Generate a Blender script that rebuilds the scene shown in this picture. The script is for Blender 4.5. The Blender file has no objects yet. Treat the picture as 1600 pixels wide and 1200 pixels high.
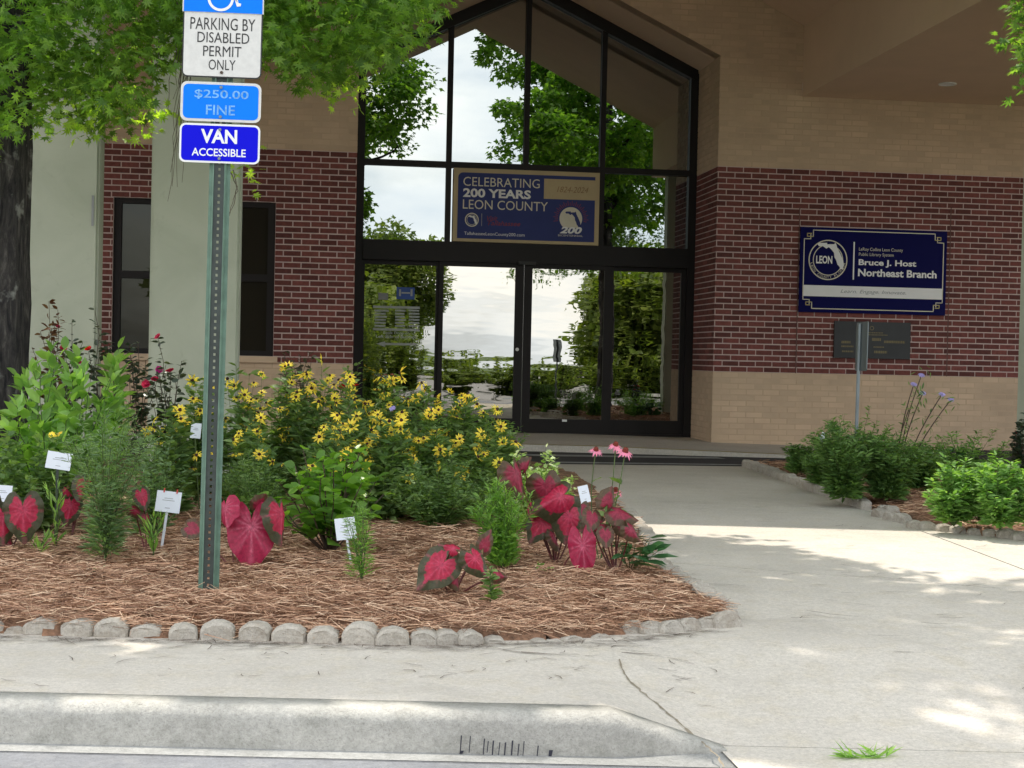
import bpy, bmesh, math, random
import numpy as np
from mathutils import Matrix, Vector
rng = np.random.default_rng(7)
random.seed(7)
sc = bpy.context.scene
COL = sc.collection

# ------------------------------------------------------------------ camera
FPX = 2364.6
YAW, PITCH, ROLL = 0.12393, -0.017854, 0.021728
F0 = np.array([math.sin(YAW), math.cos(YAW), 0.0]); R0 = np.array([math.cos(YAW), -math.sin(YAW), 0.0])
ZU = np.array([0, 0, 1.0])
CF = F0*math.cos(PITCH)+ZU*math.sin(PITCH); U0 = ZU*math.cos(PITCH)-F0*math.sin(PITCH)
EX = R0*math.cos(ROLL)+U0*math.sin(ROLL); EY = U0*math.cos(ROLL)-R0*math.sin(ROLL)
EYE = np.array([0, 0, 1.0])
cd = bpy.data.cameras.new('camera'); cam = bpy.data.objects.new('camera', cd); COL.objects.link(cam)
cd.sensor_width = 36; cd.lens = FPX/1600*36; cd.clip_start = 0.05; cd.clip_end = 1500
M = Matrix.Identity(4)
for i in range(3):
    M[i][0] = EX[i]; M[i][1] = EY[i]; M[i][2] = -CF[i]; M[i][3] = EYE[i]
cam.matrix_world = M
sc.camera = cam

# ------------------------------------------------------------------ sky, sun, exposure
SUNV = np.array([-0.15, 0.33, 1.0]); SUNV /= np.linalg.norm(SUNV)
sun_el = math.asin(SUNV[2]); sun_az = math.atan2(SUNV[0], SUNV[1])
w = bpy.data.worlds.new('World'); sc.world = w; w.use_nodes = True
nt = w.node_tree; nt.nodes.clear()
sky = nt.nodes.new('ShaderNodeTexSky'); sky.sky_type = 'NISHITA'; sky.sun_disc = False
sky.sun_elevation = sun_el; sky.sun_rotation = sun_az; sky.air_density = 1.2; sky.dust_density = 2.0
bg1 = nt.nodes.new('ShaderNodeBackground'); bg1.inputs[1].default_value = 0.11
bg2 = nt.nodes.new('ShaderNodeBackground'); bg2.inputs[1].default_value = 1.1
tc = nt.nodes.new('ShaderNodeTexCoord'); mp = nt.nodes.new('ShaderNodeMapping'); mp.inputs['Scale'].default_value = (1, 1, 2.6)
nz = nt.nodes.new('ShaderNodeTexNoise'); nz.inputs['Scale'].default_value = 2.3; nz.inputs['Detail'].default_value = 8; nz.inputs['Roughness'].default_value = 0.55
cr = nt.nodes.new('ShaderNodeValToRGB'); cr.color_ramp.elements[0].position = 0.36; cr.color_ramp.elements[1].position = 0.56
mx = nt.nodes.new('ShaderNodeMixShader'); wo = nt.nodes.new('ShaderNodeOutputWorld')
L = nt.links.new
L(tc.outputs['Generated'], mp.inputs[0]); L(mp.outputs[0], nz.inputs['Vector']); L(nz.outputs[0], cr.inputs[0])
nz2 = nt.nodes.new('ShaderNodeTexNoise'); nz2.inputs['Scale'].default_value = 5.0; nz2.inputs['Detail'].default_value = 7; L(mp.outputs[0], nz2.inputs['Vector'])
cr2 = nt.nodes.new('ShaderNodeValToRGB'); cr2.color_ramp.elements[0].position = 0.38; cr2.color_ramp.elements[0].color = (0.74, 0.80, 0.86, 1); cr2.color_ramp.elements[1].position = 0.62; cr2.color_ramp.elements[1].color = (1.12, 1.09, 1.02, 1)
L(nz2.outputs[0], cr2.inputs[0]); L(cr2.outputs[0], bg2.inputs[0])
L(cr.outputs[0], mx.inputs[0]); L(sky.outputs[0], bg1.inputs[0]); L(bg1.outputs[0], mx.inputs[1]); L(bg2.outputs[0], mx.inputs[2]); L(mx.outputs[0], wo.inputs[0])
ld = bpy.data.lights.new('sun', 'SUN'); ld.energy = 2.0; ld.angle = math.radians(0.53); ld.color = (1.0, 0.93, 0.82)
sun = bpy.data.objects.new('sun', ld); COL.objects.link(sun); sun.location = (0, 0, 20)
sun.rotation_mode = 'QUATERNION'; sun.rotation_quaternion = Vector(SUNV.tolist()).to_track_quat('Z', 'Y')
sc.view_settings.view_transform = 'Standard'; sc.view_settings.look = 'None'; sc.view_settings.gamma = 1
sc.view_settings.use_curve_mapping = False; sc.view_settings.exposure = 1.3
sc.render.engine = 'CYCLES'
sc.cycles.max_bounces = 7; sc.cycles.diffuse_bounces = 4; sc.cycles.glossy_bounces = 3; sc.cycles.transmission_bounces = 4
sc.cycles.transparent_max_bounces = 4; sc.cycles.sample_clamp_indirect = 8; sc.cycles.use_denoising = True

# ------------------------------------------------------------------ pixel helpers (photo 1600x1200 -> place)
def ray(x, y): return EX*(x-800)/FPX - EY*(y-600)/FPX + CF
def G(x, y, z=0.0):
    r = ray(x, y); t = (z-1.0)/r[2]; return EYE + r*t
def W(x, y, Y):
    r = ray(x, y); t = Y/r[1]; return EYE + r*t

# ------------------------------------------------------------------ materials
def nodes(name):
    m = bpy.data.materials.new(name); m.use_nodes = True; n = m.node_tree
    n.nodes.clear(); o = n.nodes.new('ShaderNodeOutputMaterial'); return m, n, o
def N(n, t, **k):
    x = n.nodes.new(t)
    for a, b in k.items(): setattr(x, a, b)
    return x
def noise(n, scale, detail=4, rough=0.55, vec=None, coord='Object', dist=0.0):
    x = N(n, 'ShaderNodeTexNoise'); x.inputs['Scale'].default_value = scale; x.inputs['Detail'].default_value = detail
    x.inputs['Roughness'].default_value = rough; x.inputs['Distortion'].default_value = dist
    if vec is None:
        if not n.nodes.get('TC'): t = N(n, 'ShaderNodeNewGeometry'); t.name = 'TC'
        vec = n.nodes['TC'].outputs['Position']
    n.links.new(vec, x.inputs['Vector']); return x
def ramp(n, fac, stops):
    r = N(n, 'ShaderNodeValToRGB'); e = r.color_ramp.elements
    while len(e) < len(stops): e.new(0.5)
    for k, (p, c) in enumerate(stops): e[k].position = p; e[k].color = (*c, 1) if len(c) == 3 else c
    n.links.new(fac, r.inputs[0]); return r
def mixc(n, fac, a, b, mode='MIX'):
    m = N(n, 'ShaderNodeMix', data_type='RGBA', blend_type=mode)
    for s, v in ((m.inputs[0], fac), (m.inputs[6], a), (m.inputs[7], b)):
        if isinstance(v, (int, float)): s.default_value = v
        elif isinstance(v, tuple): s.default_value = (*v[:3], 1)
        else: n.links.new(v, s)
    return m.outputs[2]
def bump(n, h, strength, dist=0.01, prev=None):
    b = N(n, 'ShaderNodeBump'); b.inputs['Strength'].default_value = strength; b.inputs['Distance'].default_value = dist
    n.links.new(h, b.inputs['Height'])
    if prev is not None: n.links.new(prev, b.inputs['Normal'])
    return b.outputs[0]
def island(n):
    g = N(n, 'ShaderNodeNewGeometry'); o = N(n, 'ShaderNodeObjectInfo'); a = N(n, 'ShaderNodeMath', operation='ADD')
    n.links.new(g.outputs['Random Per Island'], a.inputs[0]); n.links.new(o.outputs['Random'], a.inputs[1])
    f = N(n, 'ShaderNodeMath', operation='FRACT'); n.links.new(a.outputs[0], f.inputs[0]); return f.outputs[0]
def pmat(name, col, rough=0.6, metal=0.0, var=0.12, vscale=6.0, bscale=None, bstr=0.2, bdist=0.004, spec=0.5, isl=0.0, coat=0.0):
    m, n, o = nodes(name); p = N(n, 'ShaderNodeBsdfPrincipled')
    c2 = tuple(min(1, v*(1-var)) for v in col); c3 = tuple(min(1, v*(1+var)) for v in col)
    nz = noise(n, vscale, 5, 0.6); c = ramp(n, nz.outputs[0], [(0.3, c2), (0.7, c3)]).outputs[0]
    if isl:
        r = ramp(n, island(n), [(0, (1-isl,)*3), (1, (1.0,)*3)]).outputs[0]; c = mixc(n, 1.0, c, r, 'MULTIPLY')
    n.links.new(c, p.inputs['Base Color']); p.inputs['Roughness'].default_value = rough; p.inputs['Metallic'].default_value = metal
    p.inputs['Specular IOR Level'].default_value = spec; p.inputs['Coat Weight'].default_value = coat
    if bscale: n.links.new(bump(n, noise(n, bscale, 6, 0.65).outputs[0], bstr, bdist), p.inputs['Normal'])
    n.links.new(p.outputs[0], o.inputs[0]); return m
def leafmat(name, col, col2=None, trans=0.35, rough=0.5, spec=0.35, vein=False):
    m, n, o = nodes(name); p = N(n, 'ShaderNodeBsdfPrincipled'); t = N(n, 'ShaderNodeBsdfTranslucent'); x = N(n, 'ShaderNodeMixShader')
    col2 = col2 or tuple(v*1.6 for v in col)
    nz = noise(n, 9, 2)
    a = N(n, 'ShaderNodeMath', operation='ADD'); n.links.new(island(n), a.inputs[0]); n.links.new(nz.outputs[0], a.inputs[1])
    h = N(n, 'ShaderNodeMath', operation='MULTIPLY'); n.links.new(a.outputs[0], h.inputs[0]); h.inputs[1].default_value = 0.62
    c = ramp(n, h.outputs[0], [(0.2, tuple(v*0.75 for v in col)), (0.5, col), (0.9, col2)]).outputs[0]
    tcx = mixc(n, 1.0, c, (2.6, 2.8, 0.8), 'MULTIPLY')
    n.links.new(c, p.inputs['Base Color']); n.links.new(tcx, t.inputs[0]); p.inputs['Roughness'].default_value = rough
    p.inputs['Specular IOR Level'].default_value = spec; x.inputs[0].default_value = trans
    n.links.new(p.outputs[0], x.inputs[1]); n.links.new(t.outputs[0], x.inputs[2]); n.links.new(x.outputs[0], o.inputs[0]); return m

def concrete(name, col, stain=(0.5, 0.46, 0.38), bs=1.0, dark=0.12):
    m, n, o = nodes(name); p = N(n, 'ShaderNodeBsdfPrincipled')
    big = noise(n, 0.9, 6, 0.6); fine = noise(n, 55, 5, 0.75); mid = noise(n, 9, 6, 0.7)
    c = ramp(n, big.outputs[0], [(0.3, tuple(v*(1-dark) for v in col)), (0.65, tuple(v*1.06 for v in col))]).outputs[0]
    c = mixc(n, ramp(n, mid.outputs[0], [(0.48, (0, 0, 0)), (0.72, (0.55,)*3)]).outputs[0], c, stain)
    c = mixc(n, 1.0, c, ramp(n, fine.outputs[0], [(0.3, (0.80,)*3), (0.7, (1.12,)*3)]).outputs[0], 'MULTIPLY')
    grit = noise(n, 170, 3, 0.8); c = mixc(n, 1.0, c, ramp(n, grit.outputs[0], [(0.28, (0.62,)*3), (0.42, (0.98,)*3), (0.75, (1.16,)*3)]).outputs[0], 'MULTIPLY')
    blot = noise(n, 2.6, 7, 0.72, dist=0.8); c = mixc(n, ramp(n, blot.outputs[0], [(0.52, (0,)*3), (0.74, (0.5,)*3)]).outputs[0], c, tuple(v*0.66 for v in col))
    n.links.new(c, p.inputs['Base Color']); p.inputs['Roughness'].default_value = 0.9; p.inputs['Specular IOR Level'].default_value = 0.12
    b = bump(n, fine.outputs[0], 0.35*bs, 0.004); b = bump(n, mid.outputs[0], 0.25*bs, 0.01, b)
    n.links.new(b, p.inputs['Normal']); n.links.new(p.outputs[0], o.inputs[0]); return m

M_walk = concrete('walk_concrete', (0.55, 0.507, 0.45), (0.50, 0.44, 0.34), 1.6)
M_curb = concrete('curb_concrete', (0.44, 0.425, 0.39), (0.22, 0.22, 0.19), 3.0, 0.28)
M_gut = concrete('gutter_concrete', (0.33, 0.33, 0.32), (0.16, 0.16, 0.15), 2.5, 0.3)
M_stone = concrete('edging_concrete', (0.47, 0.43, 0.375), (0.20, 0.15, 0.10), 4.0, 0.3)
M_asph = concrete('asphalt', (0.075, 0.072, 0.076), (0.06, 0.055, 0.055), 1.5, 0.25)
M_road = concrete('worn_road', (0.20, 0.205, 0.22), (0.27, 0.27, 0.27), 2.5, 0.3)
M_lot = concrete('parking_lot', (0.27, 0.265, 0.26), (0.2, 0.2, 0.2), 1.0)
M_line = pmat('road_paint', (0.28, 0.28, 0.28), 0.8, var=0.25, vscale=12)
M_yellow = pmat('yellow_paint', (0.42, 0.33, 0.10), 0.8, var=0.3, vscale=8)
M_grass = pmat('grass', (0.07, 0.11, 0.03), 0.95, var=0.35, vscale=2, bscale=40, bstr=0.8, bdist=0.03)
M_crack = pmat('crack', (0.24, 0.20, 0.145), 0.95)
M_mortar = pmat('mortar', (0.58, 0.46, 0.43), 0.95, var=0.1, bscale=150)
M_tanm = pmat('tan_mortar', (0.53, 0.39, 0.27), 0.95, var=0.06, bscale=150)
M_brick = pmat('red_brick', (0.20, 0.060, 0.050), 0.9, var=0.22, vscale=30, bscale=160, bstr=0.4, isl=0.5)
M_tan = pmat('tan_brick', (0.60, 0.445, 0.31), 0.9, var=0.12, vscale=1.8, bscale=140, bstr=0.3, isl=0.14)
M_stucco = pmat('tan_stucco', (0.66, 0.49, 0.36), 0.92, var=0.05, vscale=1.5, bscale=120, bstr=0.25)
M_col = None
def colmat():
    m, n, o = nodes('column_stucco'); p = N(n, 'ShaderNodeBsdfPrincipled')
    a = noise(n, 1.6, 6, 0.6, dist=0.6); c = ramp(n, a.outputs[0], [(0.3, (0.40, 0.43, 0.345)), (0.55, (0.46, 0.49, 0.40)), (0.75, (0.49, 0.51, 0.425))]).outputs[0]
    s = noise(n, 5, 6, 0.75, dist=1.2); c = mixc(n, ramp(n, s.outputs[0], [(0.58, (0,)*3), (0.75, (0.35,)*3)]).outputs[0], c, (0.25, 0.26, 0.2))
    n.links.new(c, p.inputs['Base Color']); p.inputs['Roughness'].default_value = 0.9
    n.links.new(bump(n, noise(n, 180, 4, 0.7).outputs[0], 0.25, 0.003), p.inputs['Normal']); n.links.new(p.outputs[0], o.inputs[0]); return m
M_col = colmat()
M_bronze = pmat('bronze_frame', (0.012, 0.009, 0.009), 0.5, metal=0.0, var=0.1, spec=0.25)
M_roof = pmat('roof_shingle', (0.10, 0.09, 0.08), 0.9, bscale=30)
def glassmat(name, refl, wav, wscale, tint, zst=0.35, fac=0.86):
    m, n, o = nodes(name); d = N(n, 'ShaderNodeBsdfDiffuse'); d.inputs[0].default_value = (*tint, 1)
    g = N(n, 'ShaderNodeBsdfGlossy'); g.inputs[0].default_value = (*refl, 1); g.inputs['Roughness'].default_value = 0.0
    x = N(n, 'ShaderNodeMixShader'); x.inputs[0].default_value = fac
    geo = N(n, 'ShaderNodeNewGeometry'); mpn = N(n, 'ShaderNodeMapping'); mpn.inputs['Scale'].default_value = (zst, 1, 1)
    n.links.new(geo.outputs['Position'], mpn.inputs[0])
    nz = noise(n, wscale, 2, 0.5, vec=mpn.outputs[0]); b = bump(n, nz.outputs[0], 1.0, wav)
    n.links.new(b, g.inputs['Normal']); n.links.new(d.outputs[0], x.inputs[1]); n.links.new(g.outputs[0], x.inputs[2]); n.links.new(x.outputs[0], o.inputs[0]); return m
M_glass_d = glassmat('door_glass', (0.45, 0.435, 0.40), 0.0011, 5.0, (0.01, 0.01, 0.01), 0.25)
M_glass_u = glassmat('upper_glass', (0.42, 0.45, 0.46), 0.0003, 1.2, (0.012, 0.009, 0.008), 1.0, 0.8)
M_glass_w = glassmat('window_glass', (0.45, 0.46, 0.42), 0.001, 3.0, (0.022, 0.019, 0.014), 0.5, 0.06)
M_navy = pmat('navy_panel', (0.002, 0.0025, 0.065), 0.55, var=0.05, spec=0.08)
M_navy2 = pmat('banner_navy', (0.022, 0.035, 0.16), 0.7, var=0.05)
M_banner = pmat('banner_tan', (0.48, 0.38, 0.22), 0.7, var=0.06)
M_gold = pmat('gold_line', (0.50, 0.42, 0.16), 0.5)
M_white = pmat('white_paint', (0.78, 0.78, 0.77), 0.6, var=0.03)
M_cream = pmat('cream_print', (0.66, 0.62, 0.50), 0.7, var=0.03)
M_grey = pmat('grey_print', (0.28, 0.29, 0.30), 0.7)
M_redp = pmat('red_print', (0.22, 0.04, 0.06), 0.7)
M_brown = pmat('brown_print', (0.28, 0.17, 0.08), 0.7)
M_black = pmat('black_print', (0.02, 0.02, 0.02), 0.6)
M_plaque = pmat('bronze_plaque', (0.032, 0.034, 0.036), 0.5, metal=0.4, bscale=60, bstr=0.2)
M_plaqt = pmat('plaque_lettering', (0.17, 0.14, 0.07), 0.5, metal=0.5)
M_skyblue = pmat('faded_blue_sign', (0.0, 0.19, 0.85), 0.5, var=0.04, spec=0.15)
M_blue = pmat('deep_blue_sign', (0.002, 0.002, 0.60), 0.5, var=0.03, spec=0.12)
M_signw = pmat('aged_white_sign', (0.62, 0.61, 0.58), 0.55, var=0.07, vscale=40)
M_signedge = pmat('sign_edge', (0.5, 0.5, 0.5), 0.5)
M_fadetxt = pmat('faded_print', (0.14, 0.36, 0.72), 0.6, var=0.45, vscale=60)
M_post = pmat('green_post', (0.12, 0.20, 0.15), 0.6, metal=0.1, var=0.25, vscale=18, bscale=60)
M_web = pmat('dark_post_web', (0.035, 0.045, 0.04), 0.65, var=0.3, vscale=20)  # shade of the channel recess put into the colour; also dark tag stakes
M_steel = pmat('galvanised_steel', (0.19, 0.22, 0.235), 0.45, metal=0.6, var=0.12)
M_tag = pmat('plant_tag', (0.72, 0.76, 0.83), 0.5, var=0.03)
M_clip = pmat('red_clip', (0.5, 0.03, 0.02), 0.4)
def barkmat():
    m, n, o = nodes('bark'); p = N(n, 'ShaderNodeBsdfPrincipled')
    geo = N(n, 'ShaderNodeNewGeometry'); mpn = N(n, 'ShaderNodeMapping'); mpn.inputs['Scale'].default_value = (1, 1, 0.22); n.links.new(geo.outputs['Position'], mpn.inputs[0])
    a = noise(n, 26, 6, 0.7, vec=mpn.outputs[0], dist=0.5); c = ramp(n, a.outputs[0], [(0.38, (0.010, 0.009, 0.011)), (0.55, (0.05, 0.044, 0.042)), (0.75, (0.17, 0.155, 0.14))]).outputs[0]
    s = noise(n, 5.5, 4, 0.6); c = mixc(n, ramp(n, s.outputs[0], [(0.6, (0,)*3), (0.68, (0.8,)*3)]).outputs[0], c, (0.30, 0.30, 0.28))
    n.links.new(c, p.inputs['Base Color']); p.inputs['Roughness'].default_value = 0.95
    n.links.new(bump(n, a.outputs[0], 0.9, 0.03), p.inputs['Normal']); n.links.new(p.outputs[0], o.inputs[0]); return m
M_bark = barkmat()
M_moss = pmat('moss', (0.15, 0.13, 0.10), 0.95, var=0.3)
M_treeleaf = leafmat('tree_leaf', (0.085, 0.165, 0.038), (0.165, 0.265, 0.055), 0.55)
M_stem = pmat('green_stem', (0.07, 0.11, 0.03), 0.7, var=0.3)
M_wood = pmat('woody_stem', (0.07, 0.045, 0.03), 0.8, var=0.3)
M_redstem = pmat('red_stalk', (0.13, 0.03, 0.03), 0.5, var=0.3)
M_lf_milk = leafmat('milkweed_leaf', (0.15, 0.27, 0.075), (0.28, 0.43, 0.14), 0.4)
M_lf_beauty = leafmat('bright_leaf', (0.10, 0.21, 0.035), (0.19, 0.34, 0.06), 0.35)
M_lf_dark = leafmat('dark_leaf', (0.085, 0.165, 0.05), (0.18, 0.29, 0.09), 0.25)
M_lf_sus = leafmat('susan_leaf', (0.10, 0.175, 0.06), (0.21, 0.30, 0.115), 0.3)
M_lf_fine = leafmat('bluish_fine_leaf', (0.125, 0.20, 0.105), (0.21, 0.30, 0.16), 0.35)
M_lf_spruce = leafmat('feathery_leaf', (0.12, 0.235, 0.055), (0.22, 0.36, 0.09), 0.35)
M_lf_varieg = leafmat('variegated_leaf', (0.26, 0.38, 0.12), (0.80, 0.82, 0.60), 0.25)
M_lf_lit = leafmat('pale_green_leaf', (0.12, 0.24, 0.06), (0.24, 0.38, 0.13), 0.3)
M_lf_hell = leafmat('glossy_leaf', (0.03, 0.095, 0.035), (0.05, 0.14, 0.05), 0.15, 0.3, 0.6)
M_lf_rose = leafmat('rose_leaf', (0.028, 0.05, 0.03), (0.065, 0.085, 0.05), 0.15, 0.35, 0.6)
M_lf_bronze = leafmat('bronze_leaf', (0.09, 0.035, 0.022), (0.13, 0.07, 0.03), 0.25)
M_lf_dusty = leafmat('dusty_leaf', (0.075, 0.07, 0.055), (0.11, 0.11, 0.08), 0.2)
def petal(name, c, t=0.25): return leafmat(name, c, tuple(min(0.95, v*1.2) for v in c), t, 0.55, 0.2)
M_yel = petal('yellow_petal', (0.88, 0.63, 0.08)); M_disc = pmat('flower_disc', (0.04, 0.015, 0.01), 0.9)
M_pink = petal('pink_petal', (0.72, 0.25, 0.42)); M_cone = pmat('cone_disc', (0.16, 0.02, 0.01), 0.8)
M_rose = petal('rose_petal', (0.42, 0.02, 0.08)); M_magenta = petal('magenta_petal', (0.50, 0.03, 0.28)); M_crim = petal('scarlet_petal', (0.62, 0.02, 0.02))
M_wht = petal('white_petal', (0.85, 0.85, 0.78)); M_lav = petal('lavender_petal', (0.40, 0.34, 0.72))
M_straw = None
def strawmat():
    m, n, o = nodes('pine_straw'); p = N(n, 'ShaderNodeBsdfPrincipled')
    c = ramp(n, island(n), [(0.0, (0.11, 0.052, 0.03)), (0.3, (0.33, 0.17, 0.10)), (0.7, (0.54, 0.32, 0.20)), (1.0, (0.76, 0.55, 0.38))]).outputs[0]
    n.links.new(c, p.inputs['Base Color']); p.inputs['Roughness'].default_value = 0.7; n.links.new(p.outputs[0], o.inputs[0]); return m
M_straw = strawmat()
M_mulch = pmat('mulch', (0.25, 0.135, 0.08), 0.95, var=0.6, vscale=30, bscale=70, bstr=1.0, bdist=0.02)
M_soil = pmat('soil', (0.03, 0.02, 0.014), 0.95, var=0.4, vscale=60, bscale=90, bstr=1.0, bdist=0.01)
def calmat(name, inner, vein, edge, e0=0.72):
    m, n, o = nodes(name); p = N(n, 'ShaderNodeBsdfPrincipled'); t = N(n, 'ShaderNodeBsdfTranslucent'); x = N(n, 'ShaderNodeMixShader')
    a = N(n, 'ShaderNodeAttribute', attribute_name='rad'); b = N(n, 'ShaderNodeAttribute', attribute_name='vein')
    nz = noise(n, 45, 4, 0.7); s = N(n, 'ShaderNodeMath', operation='MULTIPLY_ADD'); n.links.new(nz.outputs[0], s.inputs[0]); s.inputs[1].default_value = 0.6
    n.links.new(a.outputs['Fac'], s.inputs[2])
    f = ramp(n, s.outputs[0], [(e0+0.05, (0,)*3), (e0+0.32, (1,)*3)]).outputs[0]
    c = mixc(n, f, inner, edge)
    vf = N(n, 'ShaderNodeMath', operation='MULTIPLY'); n.links.new(b.outputs['Fac'], vf.inputs[0]); n.links.new(ramp(n, noise(n, 60, 4, 0.8).outputs[0], [(0.35, (0.15,)*3), (0.62, (0.8,)*3)]).outputs[0], vf.inputs[1])
    c = mixc(n, vf.outputs[0], c, vein)
    c = mixc(n, 1.0, c, ramp(n, noise(n, 70, 3).outputs[0], [(0.3, (0.7,)*3), (0.7, (1.15,)*3)]).outputs[0], 'MULTIPLY')
    n.links.new(c, p.inputs['Base Color']); n.links.new(c, t.inputs[0]); p.inputs['Roughness'].default_value = 0.5; x.inputs[0].default_value = 0.35
    n.links.new(p.outputs[0], x.inputs[1]); n.links.new(t.outputs[0], x.inputs[2]); n.links.new(x.outputs[0], o.inputs[0]); return m
M_cal = calmat('caladium_leaf', (0.44, 0.018, 0.075), (0.85, 0.22, 0.34), (0.12, 0.03, 0.04), 0.95)
M_cal2 = calmat('caladium_leaf_red', (0.50, 0.014, 0.06), (0.74, 0.10, 0.20), (0.075, 0.075, 0.035), 0.90)
M_cal3 = calmat('caladium_leaf_maroon', (0.30, 0.018, 0.05), (0.44, 0.05, 0.10), (0.11, 0.07, 0.035), 0.80)

# ------------------------------------------------------------------ object helpers
def tag(o, label=None, cat=None, group=None, kind=None):
    for k, v in (('label', label), ('category', cat), ('group', group), ('kind', kind)):
        if v: o[k] = v
    return o
def empty(name, loc, label=None, cat=None, group=None, rot=None):
    o = bpy.data.objects.new(name, None); o.location = loc; o.empty_display_size = 0.1
    if rot is not None: o.rotation_euler = rot
    COL.objects.link(o); return tag(o, label, cat, group)
def attach(o, root, local=False):
    if root is None: return o
    o.parent = root
    if not local and root.type == 'EMPTY': o.matrix_parent_inverse = Matrix.Translation(-Vector(root.location))
    return o
class Acc:
    def __init__(s): s.V = []; s.L = []; s.C = []; s.MI = []; s.n = 0
    def add(s, V, F, mi=0):
        V = np.asarray(V, float).reshape(-1, 3)
        s.V.append(V); s.L.append(np.array([i for f in F for i in f])+s.n); s.C.append(np.array([len(f) for f in F]))
        s.MI.append(np.full(len(F), mi) if isinstance(mi, int) else np.array(mi)); s.n += len(V); return s
    def inst(s, tpl, Mx, T, mi=0):
        tv, tf = tpl[0], tpl[1]; k = len(T)
        if k == 0: return s
        V = np.einsum('kij,nj->kni', Mx, tv)+T[:, None, :]
        fl = np.array([i for f in tf for i in f]); ln = np.array([len(f) for f in tf]); nv = len(tv)
        s.V.append(V.reshape(-1, 3)); s.L.append((fl[None, :]+(np.arange(k)*nv)[:, None]).ravel()+s.n); s.C.append(np.tile(ln, k))
        s.MI.append(np.tile(tpl[2], k) if len(tpl) > 2 else np.full(k*len(ln), mi)); s.n += k*nv; return s
    def box(s, a, b, mi=0):
        x0, y0, z0 = a; x1, y1, z1 = b
        V = [(x0, y0, z0), (x1, y0, z0), (x1, y1, z0), (x0, y1, z0), (x0, y0, z1), (x1, y0, z1), (x1, y1, z1), (x0, y1, z1)]
        return s.add(V, [(0, 3, 2, 1), (4, 5, 6, 7), (0, 1, 5, 4), (1, 2, 6, 5), (2, 3, 7, 6), (3, 0, 4, 7)], mi)
    def prism(s, poly, axis, a, b, mi=0):
        """poly: 2D outline in the two other axes, extruded from a to b along axis"""
        n = len(poly)
        def put(p, t):
            if axis == 'y': return (p[0], t, p[1])
            if axis == 'x': return (t, p[0], p[1])
            return (p[0], p[1], t)
        V = [put(p, a) for p in poly]+[put(p, b) for p in poly]
        F = [tuple(range(n)), tuple(range(2*n-1, n-1, -1))]+[(i, i+n, (i+1) % n+n, (i+1) % n) for i in range(n)]
        return s.add(V, F, mi)
    def tube(s, P, R, k=3, mi=0, cap=False):
        P = np.asarray(P, float); n = len(P); R = np.full(n, R) if np.isscalar(R) else np.asarray(R)
        d = np.gradient(P, axis=0); d /= np.linalg.norm(d, axis=1)[:, None]+1e-9
        ref = np.array([1., 0, 0]) if abs(d[0][0]) < 0.8 else np.array([0, 1., 0])
        u = np.cross(d, ref); u /= np.linalg.norm(u, axis=1)[:, None]+1e-9; v = np.cross(d, u)
        a = np.arange(k)*2*np.pi/k
        V = (P[:, None, :]+R[:, None, None]*(np.cos(a)[None, :, None]*u[:, None, :]+np.sin(a)[None, :, None]*v[:, None, :])).reshape(-1, 3)
        F = [(i*k+j, i*k+(j+1) % k, (i+1)*k+(j+1) % k, (i+1)*k+j) for i in range(n-1) for j in range(k)]
        if cap: F += [tuple(range(k-1, -1, -1)), tuple((n-1)*k+j for j in range(k))]
        return s.add(V, F, mi)
    def mesh(s, name, mats, smooth=False):
        me = bpy.data.meshes.new(name); V = np.concatenate(s.V); Lo = np.concatenate(s.L); C = np.concatenate(s.C); MI = np.concatenate(s.MI)
        me.vertices.add(len(V)); me.vertices.foreach_set('co', V.astype(np.float32).ravel())
        me.loops.add(len(Lo)); me.loops.foreach_set('vertex_index', Lo.astype(np.int32))
        me.polygons.add(len(C)); st = np.zeros(len(C), np.int32); st[1:] = np.cumsum(C)[:-1]; me.polygons.foreach_set('loop_start', st)
        me.polygons.foreach_set('material_index', MI.astype(np.int32))
        me.polygons.foreach_set('use_smooth', np.full(len(C), bool(smooth)))
        for m in (mats if isinstance(mats, (list, tuple)) else [mats]): me.materials.append(m)
        me.update(calc_edges=True); me.validate(); return me
    def obj(s, name, mats, root=None, smooth=False, local=False, kind=None):
        o = bpy.data.objects.new(name, s.mesh(name, mats, smooth)); COL.objects.link(o); attach(o, root, local)
        if kind: o['kind'] = kind
        return o
def frames(D, U):
    D = D/np.linalg.norm(D, axis=1)[:, None]; Z = U-(U*D).sum(1)[:, None]*D; Z /= np.linalg.norm(Z, axis=1)[:, None]+1e-9
    X = np.cross(D, Z); return np.stack([X, D, Z], axis=2)
def mesh_obj(name, me, root=None, mat=None, local=False):
    o = bpy.data.objects.new(name, me); COL.objects.link(o); attach(o, root, local)
    if mat is not None: o.matrix_basis = mat
    return o
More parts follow.
